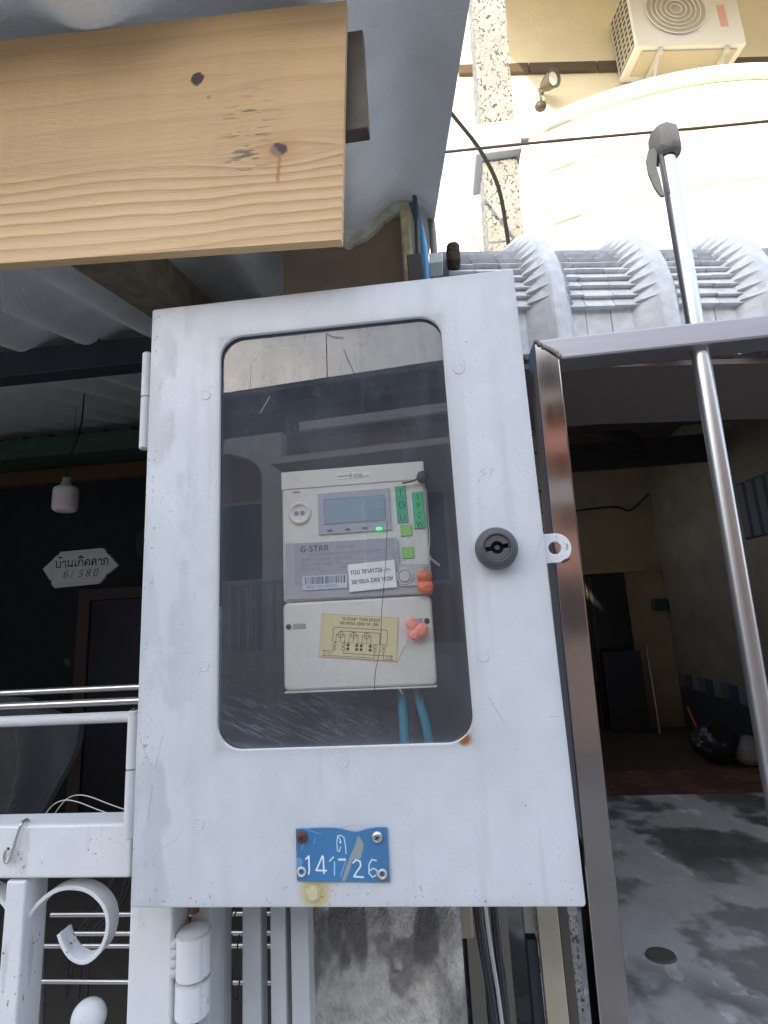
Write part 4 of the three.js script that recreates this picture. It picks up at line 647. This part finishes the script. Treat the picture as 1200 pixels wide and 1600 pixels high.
// ------------------------------------------------------------ utility pole and cables
{
  const t = thing('utility_pole', 'weathered exposed aggregate concrete utility pole behind the roof edge', 'utility pole', [0.49, 0, -1.3]);
  const ag = ptex(512, 512, (u, v) => { const n = fbm(u * 60, v * 40, 251, 3, 0), n2 = fbm(u * 5, v * 5, 253, 4, 5), pit = sst(0.64, 0.69, n) * (0.5 + n2 * 0.7), k = 0.60 + 0.14 * (n2 - 0.5) + 0.12 * (vn(u * 150, v * 150, 254) - 0.5); return [mix(k, 0.28, pit), mix(k * 0.99, 0.28, pit), mix(k * 0.95, 0.26, pit)]; }, { rep: [2.2, 2.2] });
  const g = new THREE.BoxGeometry(0.135, 6.5, 0.15, 6, 200, 6), p = g.attributes.position; for (let i = 0; i < p.count; i++) { const y = p.getY(i); p.setX(i, p.getX(i) + 0.006 * (vn(y * 30 + 200, p.getZ(i) * 40 + 9, 255) - 0.5)); } g.computeVertexNormals();
  mesh('shaft', uvm(g).rotateZ(-0.035).translate(0.48, 3.25, -1.3), std(null, 0.95, { map: ag, bumpMap: withRep(grainN, 8, 8), bumpScale: 0.005 }), t);
  const cl = mesh('clamp', rspan(0.385, 0.565, 3.33, 3.47, -1.40, -1.19, 0.006), std([0.46, 0.47, 0.49], 0.6), t, 'grey clamp band around the pole');
  cl.add(mesh('clamp_bolt', rod([0.565, 3.43, -1.25], [0.61, 3.43, -1.25], 0.01).translate(-0.49, 0, 1.3), M.zinc));
}
one('thin_cable', tube([[-0.5, 3.09, -0.9], [0.25, 3.064, -0.9], [0.56, 3.052, -0.9], [0.86, 3.036, -0.9], [1.24, 3.018, -0.9], [3, 2.99, -0.9]], 0.0042, 80, 8), std([0.05, 0.028, 0.022], 0.8), 'thin dark cable stretched across above the tile coping', 'cable');
one('thick_cable', tube([[0.15, 3.45, -0.9], [0.235, 3.29, -0.9], [0.277, 3.205, -0.9], [0.354, 3.053, -0.9], [0.398, 2.91, -0.9], [0.410, 2.716, -0.9], [0.41, 2.45, -0.88], [0.40, 2.3, -0.88]], 0.0062, 80, 10), std([0.006, 0.006, 0.006], 1), 'thick black cable curving down to the tile coping', 'cable');
one('loose_wire', tube([[0.262, 2.88, -0.9], [0.285, 2.79, -0.9], [0.313, 2.71, -0.9], [0.33, 2.66, -0.9], [0.345, 2.45, -0.9]], 0.0016, 30, 6), M.black, 'hair-thin loose wire left of the thick black cable', 'wire');

// ------------------------------------------------------------ left gate, fence and drying rack
{
  const t = thing('scroll_gate', 'white painted steel gate with scroll ornaments, left of the cabinet', 'gate', [-0.4, 0, -0.06]);
  mesh('top_rail', rspan(-1.6, -0.2555, 1.304, 1.3605, -0.088, -0.05, 0.004), M.gateWhite, t);
  mesh('hinge_stile', rspan(-0.2555, -0.2045, 0.05, 1.3, -0.090, -0.05, 0.004), M.gateWhite, t);
  mesh('upright', rspan(-0.4065, -0.3815, 0.05, 1.302, -0.088, -0.051, 0.003), M.gateWhite, t);
  mesh('upright', rspan(-0.70, -0.655, 0.05, 1.302, -0.086, -0.051, 0.004), M.gateWhite, t);
  const P = [[40, 1495], [46, 1455], [62, 1420], [90, 1395], [118, 1388], [150, 1395], [175, 1420], [181, 1450], [170, 1485], [148, 1502], [128, 1497], [113, 1480], [104, 1460]].map(([x, y]) => [-0.390 + (x - 45) * 0.000757, 1.292 - (y - 1385) * 0.00065]);
  const scroll = (mx) => {
    const c = new THREE.CatmullRomCurve3(P.map(([x, y]) => new THREE.Vector3(mx ? 2 * mx - x : x, y, 0))), a = [], b = [];
    for (let i = 0; i <= 80; i++) { const q = c.getPointAt(i / 80), d = c.getTangentAt(i / 80), h = 0.0022; a.push(new THREE.Vector2(q.x - d.y * h, q.y + d.x * h)); b.unshift(new THREE.Vector2(q.x + d.y * h, q.y - d.x * h)); }
    return uvm(ext(new THREE.Shape([...a, ...b]), 0.019, 0.0008).translate(0, 0, -0.079));
  };
  mesh('scroll', scroll(), M.gateWhite, t); mesh('scroll', scroll(-0.394), M.gateWhite, t);
  mesh('knob', new THREE.SphereGeometry(0.019, 24, 16).scale(1, 0.9, 0.8).translate(-0.31, 1.158, -0.07), M.gateWhite, t);
  const barrel = (y0, y1) => new THREE.LatheGeometry([[0, y0], [0.0165, y0], [0.0185, y0 + 0.002], [0.0185, y1 - 0.002], [0.0165, y1], [0, y1]].map((p) => new THREE.Vector2(...p)), 32).translate(-0.1865, 0, -0.062);
  for (const [y0, ym, y1] of [[1.168, 1.2035, 1.2475], [1.281, 1.32, 1.36]]) {
    const h = mesh('hinge', uvm(merge([barrel(y0, ym - 0.0006)])), M.gateWhite, t), k = mesh('hinge_knuckle', uvm(barrel(ym + 0.0006, y1)).translate(0.4, 0, 0.06), M.gateWhite); h.add(k);
    h.add(mesh('hinge_pin', cyl(0.0055, 0.0055, 0.02, 16).translate(-0.1865 + 0.4, y0 - 0.006, -0.002), M.rust));
    h.add(mesh('weld_bead', merge([0, 1, 2, 3].map((i) => new THREE.SphereGeometry(0.0055, 10, 8).translate(-0.2035 + 0.4, ym + 0.008 + i * 0.009, 0.006))), M.gateWhite));
  }
}
{
  const t = thing('slat_fence', 'grey slatted steel panel between the hinge and the concrete pillar', 'fence', [-0.14, 0, -0.12]);
  for (const [x0, x1] of [[-0.198, -0.1765], [-0.154, -0.131], [-0.1195, -0.1005], [-0.0945, -0.0725]]) mesh('slat', rspan(x0, x1, 0.1, 1.55, -0.145, -0.12, 0.002), M.gateGrey, t);
  mesh('hinge_post', rspan(-0.2, -0.176, 0.05, 1.6, -0.117, -0.082, 0.002), M.gateGrey, t);
}
{
  const t = thing('drying_rack', 'stainless steel drying rack of horizontal tubes behind the white gate', 'drying rack', [-0.6, 0.9, -0.3]);
  const bars = [[1.4785, 0.0055, -0.3], [1.458, 0.0062, -0.29], [1.4385, 0.0085, -0.26]];
  bars.forEach(([y, r, z], i) => mesh('rail', rod([-1.6, y - 0.002, z], [-0.28, y + 0.001, z], r, 16), i === 2 ? M.gateWhite : M.steelPipe, t));
  for (const [x0, y] of [[-0.535, 1.140], [-0.517, 1.114], [-0.548, 1.097], [-0.552, 1.049]]) mesh('rod', rod([x0, y, -0.3], [-0.14, y + 0.002, -0.3], 0.0036, 12), M.steelPipe, t);
  mesh('side_bar', merge([rod([-0.552, 1.15, -0.305], [-0.56, 0.9, -0.33], 0.005), rod([-0.30, 1.48, -0.31], [-0.29, 0.9, -0.33], 0.005)]), std([0.1, 0.1, 0.1], 0.5), t);
}
one('s_hook', tube([[-0.394, 1.359, -0.064], [-0.392, 1.3635, -0.057], [-0.390, 1.3625, -0.048], [-0.3917, 1.3535, -0.046], [-0.396, 1.337, -0.046], [-0.3992, 1.3265, -0.046], [-0.4025, 1.3235, -0.045], [-0.4052, 1.328, -0.045], [-0.4045, 1.3355, -0.045], [-0.4015, 1.338, -0.045]], 0.0017, 60, 8), M.zinc, 'small bent wire hook hanging on the white gate rail', 'hook');
{
  const hang = (dz, k) => tube([[-0.60, 1.24 * k, dz], [-0.568, 1.272 * k, dz], [-0.543, 1.300 * k, dz], [-0.525, 1.306 * k, dz], [-0.505, 1.304 * k, dz], [-0.46, 1.289 * k, dz], [-0.40, 1.271 * k, dz]], 0.001, 60, 6);
  const t = thing('wire_hanger', 'bent wire clothes hanger behind the white gate rail', 'hanger', [-0.5, 1.25, -0.3]);
  mesh('frame_wire', hang(-0.3, 1), M.zinc, t); mesh('frame_wire', hang(-0.33, 0.9985), M.zinc, t);
}
{
  const t = thing('hanging_garment', 'dark grey garment hanging behind the rails at the left edge', 'garment', [-0.95, 1.0, -0.62]);
  const n = 40, g = new THREE.BoxGeometry(0.5, 0.42, 0.02, n, n, 1), p = g.attributes.position;
  for (let i = 0; i < p.count; i++) { const x = p.getX(i), y = p.getY(i), u = x / 0.5 + 0.5, v = y / 0.42 + 0.5; const right = mix(-0.79, -0.70, sst(0.1, 0.75, v)) - (v > 0.85 ? (v - 0.85) * 0.9 : 0); p.setXYZ(i, mix(-1.3, right - 0.05, u), 1.05 + v * 0.36 + 0.02 * Math.sin(u * 9), -0.62 + p.getZ(i) + 0.025 * Math.sin(u * 21 + v * 4) + 0.012 * Math.sin(u * 47 + v * 9)); }
  g.computeVertexNormals(); mesh('cloth', uvm(g), std(null, 0.95, { map: mottle([0.22, 0.225, 0.235], 0.3, 261, 6) }), t);
}
{
  const t = thing('tangled_wires', 'tangle of thin black wires hanging behind the gate hinge', 'wires', [-0.2, 1.1, -0.25]);
  for (let i = 0; i < 4; i++) { const x = -0.262 + i * 0.011; mesh('wire', tube([[x + 0.03, 1.20, -0.25], [x + rr(0, 0.02), 1.15, -0.24], [x - rr(0, 0.02), 1.11, -0.25], [x + 0.012, 1.075, -0.24], [x + 0.018, 1.06, -0.25], [x + 0.024, 1.09, -0.245], [x + 0.032, 1.14, -0.25]], 0.0013, 50, 6), M.black, t); }
  for (let i = 0; i < 4; i++) { const x = -0.50 + i * 0.012; mesh('wire', tube([[x + 0.04, 1.20, -0.35], [x + rr(-0.01, 0.03), 1.14, -0.34], [x - 0.03, 1.08, -0.35], [x - 0.04 + rr(-0.01, 0.01), 1.0, -0.34]], 0.0015, 40, 6), M.black, t); }
}
// ------------------------------------------------------------ gate leaves folded between pillar and post
{
  const t = thing('folded_gate', 'folded steel gate leaf of flat bars below the cabinet corner', 'gate', [0.2, 0, -0.3]);
  mesh('flat_bar', rspan(0.2165, 0.2465, 0.05, 1.6, -0.305, -0.29, 0.002), std(null, 0.4, { metalness: 0.7, map: mottle([0.72, 0.68, 0.60], 0.2, 271, 3) }), t, 'wide pale flat bar');
  mesh('flat_bar', rspan(0.2475, 0.262, 0.05, 1.6, -0.345, -0.30, 0.002), std([0.08, 0.075, 0.06], 0.6), t, 'dark narrow bar beside the wide pale bar');
  mesh('thin_bar', rspan(0.2795, 0.2895, 0.05, 1.6, -0.30, -0.285, 0.002), std([0.50, 0.50, 0.48], 0.4, { metalness: 0.6 }), t);
  mesh('bracket', rspan(0.198, 0.2155, 1.115, 1.6, -0.32, -0.30, 0.002), std([0.30, 0.29, 0.26], 0.6), t);
  mesh('dark_bar', rspan(0.2, 0.2155, 0.05, 1.105, -0.33, -0.305, 0.002), std([0.02, 0.03, 0.045], 0.5), t);
}
{
  const t = thing('black_frame', 'bent black steel frame leaning beside the pillar foot', 'frame', [0.14, 0, -0.27]);
  mesh('tube', tube([[0.128, 1.5, -0.26], [0.132, 1.15, -0.26], [0.142, 1.05, -0.26], [0.148, 0.8, -0.26]], 0.0055, 40, 12), M.blackGloss, t);
  mesh('tube', tube([[0.152, 1.5, -0.27], [0.155, 1.15, -0.27], [0.16, 1.0, -0.27], [0.162, 0.8, -0.27]], 0.0055, 40, 12), M.blackGloss, t);
  mesh('steel_tube', tube([[0.138, 1.5, -0.265], [0.1435, 1.15, -0.265], [0.151, 1.05, -0.265], [0.156, 0.9, -0.265]], 0.0042, 40, 12), M.steelPipe, t);
  mesh('dark_panel', rspan(0.135, 0.165, 0.3, 1.075, -0.30, -0.285, 0.003), M.black, t);
}
one('cream_block', rspan(0.095, 0.126, 1.085, 1.4, -0.40, -0.34, 0.004), std([0.55, 0.48, 0.34], 0.7), 'cream painted strip between the pillar and the black frame', 'post');

// ------------------------------------------------------------ the house row across the lane, seen in the window glass
{
  const t = thing('opposite_house', 'shaded row house across the lane, seen mirrored in the cabinet window', 'house', [-2, 0, 7]);
  const wall = std(null, 0.85, { map: mottle([0.72, 0.56, 0.48], 0.1, 281, 0.4) }), pale = std([0.72, 0.64, 0.54], 0.8), dk = std([0.03, 0.032, 0.036], 0.3), tin = std([0.07, 0.068, 0.066], 0.8);
  mesh('wall', span(-24, 22, 0, 4.4, 7.2, 7.5), wall, t);
  for (let i = 0; i < 46; i++) mesh('roof_sheet', uvm(new THREE.BoxGeometry(0.97, 0.05, 3.3).rotateX(-0.33).translate(-23.5 + i, 5.24 + 0.02 * (i % 2), 7.5)), tin, t);
  mesh('roof_board', span(-24, 22, 4.55, 4.72, 6.0, 6.1), tin, t);
  mesh('fascia', span(-1.5, 22, 4.10, 4.22, 6.04, 6.12), pale, t);
  mesh('porch_roof', span(-24, 22, 4.42, 4.54, 6.0, 7.5), tin, t);
  // arched porch
  const s = new THREE.Shape(); s.moveTo(-4.2, 0); s.lineTo(-4.2, 4.1); s.lineTo(-1.75, 4.1); s.lineTo(-1.75, 0); s.closePath();
  const h = new THREE.Path(); h.moveTo(-3.9, 0.6); h.lineTo(-2.05, 0.6); h.lineTo(-2.05, 3.5); h.absellipse(-2.975, 3.5, 0.925, 0.42, 0, Math.PI); h.lineTo(-3.9, 0.6); s.holes.push(h);
  mesh('porch_arch', uvm(ext(s, 0.2, 0.01).translate(0, 0, 6.0)), pale, t);
  for (const x of [-9, -6.5, 1.4, 4.4, 8]) mesh('column', rspan(x, x + 0.28, 0, 4.3, 6.1, 6.4, 0.02), pale, t);
  for (const [x, y, w, hh] of [[-3.7, 2.2, 1.3, 1.2], [-0.9, 2.0, 1.2, 1.3], [0.5, 0.1, 0.9, 2.1], [2.6, 2.0, 1.3, 1.2], [-7.8, 2.0, 1.4, 1.2], [5.6, 2.0, 1.4, 1.2]]) { const f = mesh('window', span(x - 0.06, x + w + 0.06, y - 0.06, y + hh + 0.06, 7.17, 7.2), pale, t); f.add(mesh('pane', span(x, x + w, y, y + hh, 7.15, 7.175).translate(2, 0, -7), dk)); }
  mesh('awning', span(0.9, 3.6, 3.32, 3.62, 5.75, 6.05), std([0.62, 0.30, 0.22], 0.8), t);
  mesh('shop_band', span(0.9, 3.6, 2.75, 3.05, 6.0, 6.06), std([0.55, 0.53, 0.50], 0.7), t);
  mesh('shop_band', span(0.9, 3.6, 1.9, 2.4, 6.0, 6.06), std([0.66, 0.36, 0.27], 0.7), t);
  mesh('shutter', span(0.9, 3.6, 0, 1.9, 6.0, 6.05), std([0.10, 0.085, 0.075], 0.6), t);
  for (let i = 0; i < 22; i++) mesh('rail_bar', span(-4.2 + i * 0.12, -4.17 + i * 0.12, 1.2, 2.0, 5.76, 5.79), std([0.35, 0.36, 0.36], 0.5), t);
  mesh('rail_top', span(-4.25, -1.5, 2.0, 2.05, 5.75, 5.80), std([0.35, 0.36, 0.36], 0.5), t);
  mesh('canopy', span(-1.6, 0.7, 3.42, 3.5, 5.3, 6.9), pale, t);
  mesh('gutter', span(-24, 22, 4.66, 4.74, 5.88, 5.99), std([0.16, 0.15, 0.14], 0.6), t);
  mesh('low_wall', span(-24, 22, 0, 1.2, 5.7, 5.85), std([0.40, 0.30, 0.25], 0.85), t);
}
scene.getObjectByName('opposite_house').rotation.y = 0.11;
scene.traverse((o) => { if (o.userData && o.userData.base) delete o.userData.base; });
renderer.render(scene, camera);
